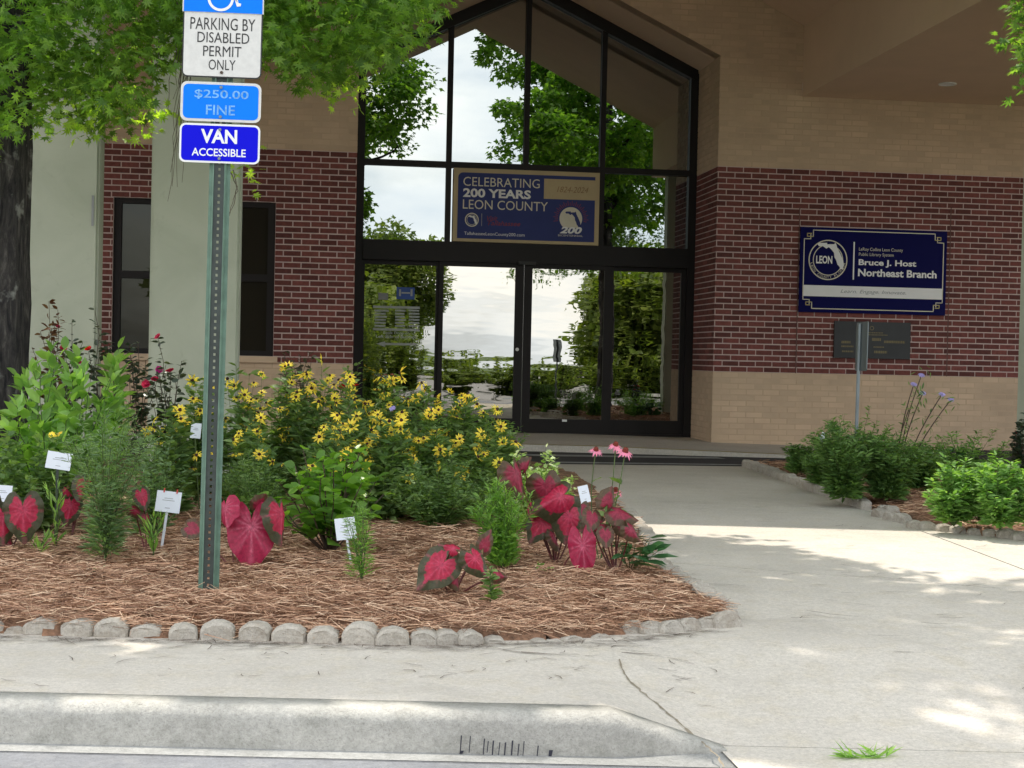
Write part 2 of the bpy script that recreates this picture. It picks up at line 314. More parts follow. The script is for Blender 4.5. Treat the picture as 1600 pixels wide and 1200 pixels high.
def text_mesh(s, x0, x1, z0, z1, y, mat, root=None, bold=0.0, shear=0.0, name='lettering', depth=0.002, local=False, rot=None):
    c = bpy.data.curves.new('t', 'FONT'); c.body = s; c.offset = bold; c.shear = shear; c.resolution_u = 3; c.extrude = 0.0
    ob = bpy.data.objects.new('t', c); COL.objects.link(ob); dg = bpy.context.evaluated_depsgraph_get(); dg.update()
    me = bpy.data.meshes.new_from_object(ob.evaluated_get(dg)); bpy.data.objects.remove(ob); bpy.data.curves.remove(c)
    n = len(me.vertices); co = np.zeros(n*3); me.vertices.foreach_get('co', co); co = co.reshape(-1, 3)
    mn, mxx = co.min(0), co.max(0); sx = (x1-x0)/(mxx[0]-mn[0]); sz = (z1-z0)/(mxx[1]-mn[1])
    out = np.stack([x0+(co[:, 0]-mn[0])*sx, np.full(n, y), z0+(co[:, 1]-mn[1])*sz], 1)
    me.vertices.foreach_set('co', out.ravel()); me.name = name; me.materials.clear(); me.materials.append(mat); me.update()
    o = bpy.data.objects.new(name, me); COL.objects.link(o); attach(o, root, local); return o
def flat(poly, y, t, mat, name, root=None, local=False):
    return Acc().prism(poly, 'y', y-t, y).obj(name, mat, root, local=local)
def rrect(x0, x1, z0, z1, r, k=4):
    P = []
    for cx, cz, a0 in ((x1-r, z1-r, 0), (x0+r, z1-r, 90), (x0+r, z0+r, 180), (x1-r, z0+r, 270)):
        for i in range(k+1):
            a = math.radians(a0+90*i/k); P.append((cx+r*math.cos(a), cz+r*math.sin(a)))
    return P
def circ(cx, cz, r, k=36): return [(cx+r*math.cos(2*math.pi*i/k), cz+r*math.sin(2*math.pi*i/k)) for i in range(k)]
def ring(acc, cx, cz, r0, r1, y, k=48, mi=0):
    V = [(cx+r*math.cos(2*math.pi*i/k), y, cz+r*math.sin(2*math.pi*i/k)) for i in range(k) for r in (r0, r1)]
    return acc.add(V, [(2*i, 2*i+1, (2*i+3) % (2*k), (2*i+2) % (2*k)) for i in range(k)], mi)
FLA = [(0.0, .92), (.05, .98), (.35, .99), (.36, .93), (.62, .95), (.66, 1.0), (.70, .93), (.74, .80), (.86, .58), (.97, .34), (1.0, .16), (.95, .03), (.87, 0.0), (.84, .10), (.76, .18), (.70, .36), (.64, .45), (.62, .62), (.52, .74), (.42, .83), (.33, .77), (.20, .86), (.06, .85)]

# ================================================================== GROUND
def hwalk(x, y):
    yb = 4.514-0.131*(x+0.912); a = min(1, max(0, (x-0.834)/0.32)); d = max(0, y-yb)
    return -0.108*a*max(0, 1-d/1.05)
Acc().add([(-300, -300, -.17), (300, -300, -.17), (300, 300, -.17), (-300, 300, -.17)], [(0, 1, 2, 3)]).obj('ground', M_grass, kind='structure')
# front road and the lot beyond it (behind the photographer)
yl = lambda x: 4.514-0.131*(x+0.912)
Acc().add([(-60, -2.6, -.119), (60, -2.6, -.119), (60, yl(60)-.32+2.5, -.119), (60, yl(60)-.33, -.119), (-60, yl(-60)-.33, -.119)][:2]+[(60, yl(60)-.221, -.117), (-60, yl(-60)-.221, -.119)], [(0, 1, 2, 3)]).obj('road', M_road, kind='structure')
Acc().add([(-60, -36, -.125), (60, -36, -.125), (60, -2.6, -.125), (-60, -2.6, -.125)], [(0, 1, 2, 3)]).obj('parking_lot', M_lot, kind='structure')
# gutter pan along the curb
a = Acc(); a.add([(-20, yl(-20)-.215, -.116), (12, yl(12)-.215, -.116), (12, yl(12)+.02, -.112), (-20, yl(-20)+.02, -.112)], [(0, 1, 2, 3)])
a.obj('gutter', M_gut, kind='structure')
Acc().add([(1.145, yl(1.145)-.55, -.1095), (12, yl(12)-.55, -.1095), (12, yl(12)-.006, -.1085), (1.145, yl(1.145)-.006, -.1085)], [(0, 1, 2, 3)]).obj('driveway_apron', M_walk, kind='structure')
# sidewalk: slabs with recessed joints
walk = empty('sidewalk', (2, 8, 0)); walk['kind'] = 'structure'
def clip(poly, a, b, c):
    out = []
    for i, p in enumerate(poly):
        q = poly[(i+1) % len(poly)]; dp = a*p[0]+b*p[1]+c; dq = a*q[0]+b*q[1]+c
        if dp >= 0: out.append(p)
        if (dp >= 0) != (dq >= 0): t = dp/(dp-dq); out.append((p[0]+(q[0]-p[0])*t, p[1]+(q[1]-p[1])*t))
    return out
def line(p, q, s=1):
    dx, dy = q[0]-p[0], q[1]-p[1]; l = math.hypot(dx, dy); return (-dy/l*s, dx/l*s, (dy*p[0]-dx*p[1])/l*s)
LC = line((-.912, 4.514), (.834, 4.285)); LJ1 = line((1.598, 5.538), (2.517, 5.151)); LJ3 = line((1.869, 7.23), (3.15, 6.464)); LJ4 = line((1.9, 10.6), (3.7, 10.0))
LJD = line((3.468, 7.123), (3.622, 8.897))
neg = lambda l: tuple(-v for v in l)
sh = lambda l, d: (l[0], l[1], l[2]-d)
base = [(-9, 3), (13, 2.0), (13, 14.1), (-9, 14.1)]
def slab(poly, dense=False):
    if len(poly) < 3: return
    bm = bmesh.new(); vs = [bm.verts.new((p[0], p[1], 0)) for p in poly]; bm.faces.new(vs)
    def cuts(lo, hi, st, nrm):
        k = lo
        while k < hi:
            bmesh.ops.bisect_plane(bm, geom=bm.verts[:]+bm.edges[:]+bm.faces[:], plane_co=(k, k, 0), plane_no=nrm); k += st
    if dense:
        xs = [p[0] for p in poly]; ys = [p[1] for p in poly]
        cuts(max(min(xs), 0.7), 1.3, .06, (1, 0, 0)); cuts(1.5, min(max(xs), 8), .5, (1, 0, 0)); cuts(3.6, 6.2, .1, (0, 1, 0))
    ext = bmesh.ops.extrude_edge_only(bm, edges=[e for e in bm.edges if e.is_boundary])
    low = [v for v in ext['geom'] if isinstance(v, bmesh.types.BMVert)]; ls = set(low)
    for v in bm.verts: v.co.z = hwalk(v.co.x, v.co.y)-(0.16 if v in ls else 0)
    me = bpy.data.meshes.new('slab'); bm.normal_update(); bmesh.ops.recalc_face_normals(bm, faces=bm.faces[:]); bm.to_mesh(me); bm.free(); me.materials.append(M_walk)
    mesh_obj('slab', me, walk)
g = 0.006
bA = clip(clip(base, *sh(LC, 0.0)), *sh(neg(LJ1), g)); slab(bA, True)
bB = clip(clip(base, *sh(LJ1, g)), *sh(neg(LJ3), g))
bC = clip(clip(base, *sh(LJ3, g)), *sh(neg(LJ4), g)); bD = clip(base, *sh(LJ4, g))
for b in (bB, bC, bD):
    for s in (LJD, neg(LJD)): slab(clip(b, *sh(s, g)))
# meandering crack, stray twigs
cp = [G(x, y, .003) for x, y in ((968, 1022), (975, 1040), (1000, 1058), (1030, 1075), (1062, 1092), (1098, 1112), (1122, 1130), (1131, 1148), (1128, 1160), (1131, 1170))]
P = []
for i in range(len(cp)-1):
    for t in np.linspace(0, 1, 7)[:-1]:
        q = cp[i]*(1-t)+cp[i+1]*t + np.array([rng.normal(0, .004), rng.normal(0, .009), 0]); q[2] = hwalk(q[0], q[1])+.003; P.append(q)
P = np.array(P); wd = np.abs(rng.normal(.0022, .0015, len(P)))+.0008
Vc = []; 
for q, ww in zip(P, wd): Vc += [q+[-ww, -ww*.6, 0], q+[ww, ww*.6, 0]]
attach(Acc().add(Vc, [(2*i, 2*i+1, 2*i+3, 2*i+2) for i in range(len(P)-1)]).obj('crack', M_crack), walk)

# curb: rounded top, tapering wing at its right end
curb = empty('curb', (0, 4.4, -.13)); curb['kind'] = 'structure'
def curb_piece(xs):
    V = []; k = 8
    for x in xs:
        a_ = min(1, max(0, (x-0.834)/0.33)); h = -0.106*a_; y1 = yl(x)-.002; wdt = .125*(1-.5*a_)
        pr = [(y1, -.17), (y1, h)]
        for j in range(k):
            t = math.pi/2*j/(k-1); r = min(.042, max(.004, .11+h)); pr.append((y1-wdt+r-math.sin(t)*r, h-r+math.cos(t)*r))
        pr.append((y1-wdt-.012*(1-a_), -.17)); V += [(x, p[0]+(rng.normal(0, .0005) if 1 < i_ < k+2 else 0), p[1]+(rng.normal(0, .0005) if 1 < i_ < k+2 else 0)) for i_, p in enumerate(pr)]
    m = k+3; F = [(i*m+j, i*m+j+1, (i+1)*m+j+1, (i+1)*m+j) for i in range(len(xs)-1) for j in range(m-1)]
    F += [tuple(range(m-1, -1, -1)), tuple((len(xs)-1)*m+j for j in range(m))]
    return V, F
for xs in ([-12, -9.01], [-9, -6.01], [-6, -3.01], list(np.arange(-3, .82, .03))+[.834, .86, .90, .93, .96, .99, 1.02, 1.05, 1.08, 1.12, 1.16]):
    attach(Acc().add(*curb_piece(xs)).obj('curb_section', M_curb, smooth=True), curb)
M_drip = pmat('dark_paint', (0.02, 0.02, 0.035), 0.5)
a = Acc()
for x, y0, y1, ww in ((721, 1149, 1178, 1), (735, 1150, 1176, .8), (757, 1154, 1179, 1), (763, 1158, 1176, .8), (771, 1157, 1182, 1.2), (781, 1160, 1180, .8), (790, 1160, 1183, 1.2), (801, 1157, 1182, 1.3), (811, 1162, 1181, 1), (819, 1158, 1181, .8), (841, 1165, 1184, 1), (861, 1172, 1184, 3), (722, 1173, 1178, 3)):
    for (p0, p1, w_) in ((y0, y1, ww),):
        c0 = W(x, p0, 0.1); 
        def on_face(px, py):
            r = ray(px, py); # plane y = yl(x)-.223
            t = (4.514-.131*.912-.142)/(r[1]+.131*r[0]); return EYE+r*t
        A = on_face(x-w_, p0); B = on_face(x+w_, p0); C_ = on_face(x+w_*.8-2, p1); D = on_face(x-w_*.8-2, p1)
        a.add([A, B, C_, D], [(0, 1, 2, 3)])
attach(a.obj('paint_drips', M_drip), curb)

# lane, crosswalk, platform
Acc().add([(-14, 13.4, -.006), (14, 13.4, -.006), (14, 17.5, -.006), (-14, 17.5, -.006)], [(0, 1, 2, 3)]).obj('driveway', M_asph, kind='structure')
cw = empty('crosswalk', (2.5, 14.6, -.03)); cw['kind'] = 'structure'
def lanepoly(pts, z): return [tuple(G(x, y, z)) for x, y in pts]
for pts in ([(780, 702), (1090, 707), (1095, 708.2), (780, 703.4)], [(780, 708.8), (1120, 714.2), (1135, 716.8), (780, 711.6)], [(860, 721), (1165, 725.6), (1175, 727), (860, 723)]):
    attach(Acc().add(lanepoly(pts, -.002), [tuple(range(len(pts)))]).obj('painted_stripe', M_line), cw)
p0 = G(800, 694, .065); p1 = G(1240, 711, .03)
def pf(x): return p0[1]+(x-p0[0])*(p1[1]-p0[1])/(p1[0]-p0[0])
pz = lambda x: .065-.018*max(0, x-3)
a = Acc(); xs = [-12, 0, 3, 5, 8, 13]; V = []
for x in xs:
    yf = min(16.6, max(14.2, pf(x)))
    V += [(x, yf, -.1), (x, yf, pz(x)), (x, 19.5, pz(x)), (x, yf+.10, pz(x)+.003), (x, yf+.004, pz(x)+.003)]
a.add(V, [(5*i, 5*i+5, 5*i+6, 5*i+1) for i in range(5)]+[(5*i+1, 5*i+6, 5*i+7, 5*i+2) for i in range(5)])
plat = a.obj('entrance_platform', M_walk, kind='structure')
a = Acc(); a.add(V, [(5*i+4, 5*i+9, 5*i+8, 5*i+3) for i in range(5)]); attach(a.obj('yellow_edge', M_yellow), plat)

# ================================================================== BEDS
bed1 = [(-9, 6.35), (-3, 5.66), (-1.09, 5.42), (.31, 5.22), (1.0, 5.33), (1.55, 5.62), (1.62, 6.0), (1.62, 7.15), (1.80, 8.2), (1.98, 9.7), (2.10, 11.5), (2.15, 13.6), (-9, 13.6)]
bed2 = [(4.06, 14.3), (3.93, 12.6), (3.78, 10.4), (3.74, 9.2), (3.85, 8.62), (4.15, 8.42), (6.0, 8.05), (13, 7.2), (13, 14.3)]
def inside(poly, X, Y):
    X = np.asarray(X, float); Y = np.asarray(Y, float); c = np.zeros(X.shape, bool); n = len(poly)
    for i in range(n):
        x1, y1 = poly[i]; x2, y2 = poly[(i+1) % n]
        if y1 == y2: continue
        k = ((Y < y1) != (Y < y2)) & (X < (x2-x1)*(Y-y1)/(y2-y1)+x1); c ^= k
    return c
def edge_dist(poly, X, Y):
    d = np.full(np.shape(X), 9.0); n = len(poly)
    for i in range(n):
        a_ = np.array(poly[i]); b_ = np.array(poly[(i+1) % n]); ab = b_-a_
        t = np.clip(((X-a_[0])*ab[0]+(Y-a_[1])*ab[1])/(ab@ab), 0, 1); d = np.minimum(d, np.hypot(X-a_[0]-t*ab[0], Y-a_[1]-t*ab[1]))
    return d
def bedz(poly, X, Y):
    X = np.asarray(X, float); Y = np.asarray(Y, float); d = edge_dist(poly, X, Y)
    return .018+.045*np.clip(d/.35, 0, 1)+.010*np.sin(X*5.1+Y*2.3)+.009*np.sin(Y*6.7-X*3.1)+.006*np.sin(X*13+Y*11)
def bed_mesh(name, poly, x0, x1, y0, y1, st):
    nx = int((x1-x0)/st)+1; ny = int((y1-y0)/st)+1
    X, Y = np.meshgrid(np.linspace(x0, x1, nx), np.linspace(y0, y1, ny)); ins = inside(poly, X, Y); dd = edge_dist(poly, X, Y)
    Z = np.where(ins, bedz(poly, X, Y), -.03); ok = ins | (dd < st*1.01)
    Z += np.where(ins, rng.normal(0, .003, Z.shape), 0)
    V = np.stack([X, Y, Z], -1).reshape(-1, 3)
    F = [(j*nx+i, j*nx+i+1, (j+1)*nx+i+1, (j+1)*nx+i) for j in range(ny-1) for i in range(nx-1) if ok[j, i] and ok[j, i+1] and ok[j+1, i] and ok[j+1, i+1]]
    return Acc().add(V, F).obj(name, M_mulch, smooth=True, kind='structure')
bed_mesh('flower_bed', bed1, -9, 2.3, 5.0, 13.7, .05)
bed_mesh('side_flower_bed', bed2, 3.6, 13, 7.1, 14.4, .06)
# pine straw
def straw(name, poly, boxes, label):
    acc = Acc()
    for (x0, x1, y0, y1, n, ln, wd) in boxes:
        X = rng.uniform(x0, x1, n); Y = rng.uniform(y0, y1, n); k = inside(poly, X, Y); k &= (edge_dist(poly, X, Y) > np.where((X < 1.62) & (Y < 5.85), .008, .04)) | (rng.random(n) < .06); X, Y = X[k], Y[k]; n = len(X)
        if not n: continue
        Z = bedz(poly, X, Y)+rng.uniform(0.0, .022, n)**1.0
        th = rng.uniform(0, 2*np.pi, n); th = np.where(rng.random(n) < .42, rng.normal(0, .55, n)+np.where(rng.random(n) < .5, 0, np.pi), th)
        le = ln*rng.uniform(.5, 1.3, n); d = np.stack([np.cos(th), np.sin(th), rng.normal(.0, .17, n)], 1); bend = rng.normal(0, .16, n)
        pr = np.stack([-np.sin(th), np.cos(th), np.zeros(n)], 1); C0 = np.stack([X, Y, Z], 1)
        w_ = wd*rng.uniform(.6, 1.3, n)
        side = pr*.8+np.array([0, 0, .6]); 
        A = C0-d*(le/2)[:, None]; B = C0+pr*(bend*le)[:, None]+np.array([0, 0, 1])*np.abs(rng.normal(0, .006, n))[:, None]; C_ = C0+d*(le/2)[:, None]
        s = side*w_[:, None]/2
        V = np.stack([A-s*.5, A+s*.5, B-s, B+s, C_-s*.5, C_+s*.5], 1)
        T = (V.reshape(-1, 3)); base_ = (np.arange(n)*6)[:, None]
        fl = (base_+np.array([0, 1, 3, 2, 2, 3, 5, 4])[None, :]).ravel()+acc.n
        acc.V.append(T); acc.L.append(fl); acc.C.append(np.full(2*n, 4)); acc.MI.append(np.zeros(2*n, int)); acc.n += len(T)
    o = acc.obj(name, M_straw, kind='stuff'); tag(o, label, 'pine straw'); return o
straw('pine_straw', bed1, [(-1.6, 1.8, 5.1, 6.3, 26000, .12, .0030), (-1.8, 1.9, 6.3, 7.8, 16000, .13, .0040), (-2.5, 2.2, 7.8, 10.5, 9000, .16, .0045)], 'brown pine straw mulch spread over the large flower bed')
straw('pine_straw', bed2, [(3.6, 6.0, 7.9, 10.5, 7000, .14, .0045), (3.6, 6, 10.5, 14.2, 3000, .15, .006)], 'brown pine straw mulch under the shrubs right of the walk')
# stray needles and twigs on the walk
a = Acc()
def stray(x, y, th, ln, wd):
    z = hwalk(x, y)+.004; d = np.array([math.cos(th), math.sin(th), 0]); s = np.array([-d[1], d[0], 0])*wd/2; c = np.array([x, y, z]); b = s*random.uniform(-8, 8)
    a.add([c-d*ln/2-s, c-d*ln/2+s, c+b-s, c+b+s, c+d*ln/2-s*.5, c+d*ln/2+s*.5], [(0, 1, 3, 2), (2, 3, 5, 4)])
for i in range(420):
    x = rng.uniform(-1.3, 1.5); y0 = float(np.interp(x, [-1.1, .31, 1.0, 1.6], [5.38, 5.17, 5.27, 5.55])); stray(x, y0-abs(rng.normal(0, .05)), rng.normal(0, .5), rng.uniform(.04, .15), .0025)
for i in range(60): stray(rng.uniform(-1.2, 1.4), rng.uniform(4.55, 5.2), rng.uniform(0, 3.1), rng.uniform(.02, .09), .003)
for i in range(120): stray(rng.uniform(1.7, 4.2), rng.uniform(4.6, 10.5), rng.normal(0, .5), rng.uniform(.03, .15), .004)
for px, py, l in ((1300, 960, .22), (860, 1022, .2), (820, 1020, .16), (640, 1050, .05), (1255, 966, .1), (1460, 975, .1), (1130, 915, .2), (1090, 918, .16), (1000, 1015, .15)):
    q = G(px, py); stray(q[0], q[1], rng.normal(-.3, .2), l, .006)
tag(a.obj('fallen_needles', M_wood, kind='stuff'), 'loose pine needles and twigs scattered on the pale concrete', 'pine needles')

# ------------------------------------------------------------------ scalloped edging stones
def stone_mesh(w_, h_, d_, seed):
    r_ = np.random.default_rng(seed); k = 11; sc_ = r_.uniform(.85, 1.08)
    prof = [(-w_/2, -.05)]+[(-w_/2*math.cos(math.pi*j/(k-1)), h_*.42+h_*.58*math.sin(math.pi*j/(k-1))) for j in range(k)]+[(w_/2, -.05)]
    V = []; ins = [(0, .86), (.012, 1), (d_-.012, 1), (d_, .88)]
    for yy, s in ins:
        for (px, pz_) in prof: V.append((px*s, yy+r_.normal(0, .0018), max(pz_, -.05)*(s if pz_ > 0 else 1)*sc_+r_.normal(0, .0013)))
    m = len(prof); F = [(i*m+j, i*m+j+1, (i+1)*m+j+1, (i+1)*m+j) for i in range(3) for j in range(m-1)]
    F += [tuple(range(m-1, -1, -1)), tuple(3*m+j for j in range(m))]
    a_ = Acc().add(V, F); me = a_.mesh('edging_stone', M_stone); return me
SM = [stone_mesh(1.0*.116, .061, .085, s) for s in range(12)]
ORD = ['first', 'second', 'third', 'fourth', 'fifth', 'sixth', 'seventh', 'eighth', 'ninth', 'tenth', 'eleventh', 'twelfth', 'thirteenth', 'fourteenth', 'fifteenth', 'sixteenth', 'seventeenth', 'eighteenth', 'nineteenth']
def ordinal(k):
    T = {20: ('twenty', 'twentieth'), 30: ('thirty', 'thirtieth'), 40: ('forty', 'fortieth')}
    if k <= 19: return ORD[k-1]
    t = k//10*10; return T[t][1] if k == t else T[t][0]+'-'+ORD[k-t-1]
CNT = {}
def stone(x, y, rz, s=1.0, label='', group='', z=-.002, ry=0, rx=0):
    o = bpy.data.objects.new('edging_stone', SM[random.randrange(12)]); COL.objects.link(o); o.location = (x, y, z)
    o.rotation_euler = (rx, ry, rz); o.scale = (s, random.uniform(.85, 1.1), s*random.uniform(.92, 1.08)); CNT[group] = CNT.get(group, 0)+1; tag(o, ordinal(CNT[group])+' '+label, 'edging stone', group)
g1 = 'front row of scalloped edging stones'
for k, (px, wpx, up) in enumerate([(-20, 54, 0), (21, 40, -8), (61, 54, 0), (117, 55, 0), (172, 55, 0), (226, 52, -3), (287, 46, 0), (339, 55, 0), (395, 50, 0), (450, 55, 0), (503, 50, 0), (560, 57, 0), (613, 54, 0), (662, 46, 0), (701, 42, 0), (738, 42, 0), (774, 36, -8), (811, 34, -22), (848, 36, -18)]):
    q = G(px, float(np.interp(px, [-70, 0, 640, 850], [988, 991, 1010, 1006])))
    stone(q[0], q[1]+rng.normal(0, .006), -.13+rng.normal(0, .09)+(.25 if px > 690 else 0), wpx/455/.118*1.0, 'weathered scalloped stone from the left in the front row of the large bed', g1, z=-.002+up/455*.7, ry=rng.normal(0, .03))
for px, py, s in ((900, 1003, .7), (945, 998, .7), (993, 990, .75), (1022, 990, .8), (1054, 989, .8), (1083, 986, .75), (1112, 981, .8), (1142, 981, .95)):
    q = G(px, py); low = px < 980
    stone(q[0], q[1], .35+rng.normal(0, .12), s*1.1, 'tilted whitish edging stone from the left at the large bed\'s right tip' if not low else 'half buried edging stone from the left under straw in the front row', 'tilted stones at the bed tip' if not low else 'buried stones of the front row', z=-.025 if low else .0, rx=-.25, ry=rng.normal(0, .15))
ys = np.arange(5.75, 9.6, .105)
for y in ys:
    x = float(np.interp(y, [5.6, 6.0, 7.15, 8.2, 9.7], [1.615, 1.64, 1.655, 1.83, 2.01]))
    stone(x, y, math.pi/2+rng.normal(0, .15), .85, 'small white stone from the bed tip along its walk side', 'walk side edging stones of the large bed', z=.004+rng.normal(0, .008), ry=rng.normal(0, .12))
g3 = 'toothed edging row right of the walk'
for y in np.arange(9.6, 14.2, .105):
    if 9.75 < y < 10.05: continue
    x = float(np.interp(y, [8.9, 9.2, 10.4, 12.6, 14.3], [3.66, 3.68, 3.72, 3.88, 4.02]))
    stone(x, y, -math.pi/2+rng.normal(0, .05), .95, 'stone from the near end of the toothed row right of the walk', g3, z=.012+rng.normal(0, .004))
for px, py in ((1368, 808), (1386, 813), (1402, 816)):
    q = G(px, py); stone(q[0], q[1], -1.2+rng.normal(0, .2), 1.0, 'leaning edging stone from the left in the right bed corner gap', 'leaning corner stones', ry=.3)
for k, px in enumerate((1432, 1452, 1478, 1502, 1527, 1552, 1577, 1600, 1625, 1650)):
    q = G(px, 826+(px-1432)*.10); stone(q[0], q[1], -.15+rng.normal(0, .06), .85+.2*(k > 5), 'mossy stone from the left in the right bed row facing the road', 'front row stones of the right bed', z=-.01)

# ================================================================== BUILDING
YW, YG = 17.55, 18.6
BX0, BX1 = -9.0, 13.0
OX0, OX1, OC = .33, 4.59, 2.46      # entrance opening in the wall plane
SL = .483; OZ = 4.62; OP = OZ+(OC-OX0)*SL
RZ0, RZ1 = .0677*13, .0677*49
CZ = 4.18; PX0, PX1 = -.68, 5.60; PZ = 5.02; PSL = .5; PP = PZ+(PX1-2.46)*PSL
bld = empty('library_building', (2.46, 17.55, 0), 'red and tan brick library entrance under a gabled porch with dark glass doors', 'building')
def ob(acc, name, mat, **k): return acc.obj(name, mat, bld, **k)
# mortar backing
a = Acc(); a2 = Acc(); wins = (-2.39, -.58, .948, 2.708)
def wallbox(x0, x1, z0, z1, mi): a.box((x0, YW, z0), (x1, YW+.22, z1), mi)
for (z0, z1, mi) in ((-.15, RZ0, 1), (RZ0, RZ1, 0), (RZ1, CZ+.05, 1)):
    for (x0, x1) in ((BX0, wins[0]), (wins[1], OX0)):
        wallbox(x0, x1, z0, z1, mi)
    a2.box((OX1, YW, z0), (BX1, YW+.22, z1), mi)
wallbox(wins[0], wins[1], -.15, RZ0, 1); wallbox(wins[0], wins[1], RZ0, wins[2], 0); wallbox(wins[0], wins[1], wins[3], RZ1, 0); wallbox(wins[0], wins[1], RZ1, CZ+.05, 1)
up = Acc()
poly = [(PX0, CZ+.05), (OX0, CZ+.05), (OX0, OZ), (OC, OP), (OC, PP+.1), (PX0, PZ+.1)]
up.prism(poly[::-1], 'y', YW, YW+.22, 1)
poly = [(OX1, CZ+.05), (PX1, CZ+.05), (PX1, PZ+.1), (OC, PP+.1), (OC, OP), (OX1, OZ)]
up.prism(poly[::-1], 'y', YW, YW+.22, 1)
ob(a2, 'wall', [M_mortar, M_tanm])
ob(a, 'wall', [M_mortar, M_tanm]); ob(up, 'gable_wall', [M_mortar, M_tanm])
# bricks
BL, BH, MJ = .1895, .0540, .013; PR = .006
bme = Acc().box((0, -PR, 0), (BL, .01, BH)).mesh('brick', M_brick); tme = Acc().box((0, -PR*.3, 0), (BL, .01, BH)).mesh('tan_brick', M_tan)
full = {0: [], 1: []}; acc_r, acc_t = Acc(), Acc()
def xlim(zz):  # entrance opening half extents at height zz
    if zz <= OZ: return OX0, OX1
    if zz >= OP: return None
    h = (OP-zz)/SL; return OC-h, OC+h
def brick_rows():
    for r in range(0, 97):
        z0 = r*.0677+.005; z1 = z0+BH; red = 13 <= r < 49; off = (r % 2)*.1016
        k0 = int((BX0-.2)/.2032); k1 = int(BX1/.2032)
        for k in range(k0, k1):
            x0 = k*.2032+off+.03; x1 = x0+BL
            # free intervals at this course
            if z0 > CZ:
                zt = z1; hw = (PP-zt)/PSL if zt > PZ else PX1-2.46+.001
                lo, hi = max(PX0, 2.46-hw), min(PX1, 2.46+hw)
                if hi <= lo: continue
            else: lo, hi = BX0, BX1
            segs = [(lo, hi)]
            def cut(s, a_, b_):
                o = []
                for p, q in s:
                    if b_ <= p or a_ >= q: o.append((p, q)); continue
                    if a_ > p: o.append((p, a_))
                    if b_ < q: o.append((b_, q))
                return o
            e = xlim(z0)
            if e: segs = cut(segs, e[0], e[1])
            if z1 > wins[2] and z0 < wins[3]: segs = cut(segs, wins[0]-.003, wins[1]+.003)
            for p, q in segs:
                u0, u1 = max(x0, p), min(x1, q)
                if u1-u0 < .012: continue
                if u1-u0 > BL-.002: full[0 if red else 1].append((x0, z0))
                else: (acc_r if red else acc_t).box((u0, YW-(PR if red else PR*.3), z0), (u1, YW+.01, z1))
brick_rows()
def seen(x, z, red):
    w_ = (np.array([x+.1, YW, z])-EYE); d = w_@CF; px = 800+FPX*(w_@EX)/d; py = 600-FPX*(w_@EY)/d
    return 5 < px < 1590 and 0 < py < (690 if px > 1110 else 560) and not (237 < px < 378 or px < 158) and not (px < 560 and py < 165)
for kind, me, nm, acc_, lim in ((0, bme, 'brick', acc_r, 299), (1, tme, 'tan_brick', acc_t, 299)):
    lst = [b for b in full[kind] if seen(b[0], b[1], kind == 0)]
    lst.sort(key=lambda b: (b[0]-0)**2+(b[1]-1)**2); chosen = set(lst[:lim])
    for b in full[kind]:
        if b in chosen:
            o = bpy.data.objects.new(nm, me); COL.objects.link(o); attach(o, bld); o.location = (b[0], YW+rng.normal(0, .0008), b[1]+rng.normal(0, .0006))
        else: acc_.box((b[0], YW-(PR if kind == 0 else PR*.3)+rng.normal(0, .0006), b[1]), (b[0]+BL, YW+.01, b[1]+BH))
# right and left reveals of the entrance (bricks run into the wall)
def reveal(x, s):
    for r in range(0, 68):
        z0 = r*.0677+.005; red = 13 <= r < 49; y = YW+.004-(r % 2)*.1016
        while y < YG:
            y0, y1 = max(y, YW+.001), min(y+BL, YG-.03)
            if y1-y0 > .02: (acc_r if red else acc_t).box((x-.005 if s > 0 else x-.02, y0, z0), (x+.02 if s > 0 else x+.005, y1, z0+BH))
            y += .2032
reveal(OX1, 1); reveal(OX0, -1)
ob(acc_r, 'brickwork', M_brick, kind='stuff'); ob(acc_t, 'tan_brickwork', M_tan, kind='stuff')
a = Acc(); a2 = Acc()
for (z0, z1, mi) in ((-.1, RZ0, 1), (RZ0, RZ1, 0), (RZ1, OZ, 1)):
    a.box((OX1+.001, YW+.22, z0), (OX1+.2, YG+.2, z1), mi); a2.box((OX0-.2, YW+.22, z0), (OX0-.001, YG+.2, z1), mi)
ob(a, 'reveal_wall', [M_mortar, M_tanm]); ob(a2, 'reveal_wall', [M_mortar, M_tanm])
a = Acc(); t = .16
for s in (-1, 1):
    xa = OC+s*(OC-OX0); V = [(xa, YW-.002, OZ), (OC, YW-.002, OP), (OC, YW-.002, OP+t), (xa, YW-.002, OZ+t), (xa, YG+.2, OZ), (OC, YG+.2, OP), (OC, YG+.2, OP+t), (xa, YG+.2, OZ+t)]
    for v in range(8): V[v] = (V[v][0], V[v][1]+(.23 if v < 4 else 0), V[v][2])
    V2 = [(x, (YW+.001 if y < YW+.5 else y), z) for x, y, z in V]
    a.add(V2, [(0, 1, 5, 4), (0, 3, 2, 1), (4, 5, 6, 7), (3, 7, 6, 2), (0, 4, 7, 3), (1, 2, 6, 5)])
ob(a, 'arch_soffit', M_stucco)
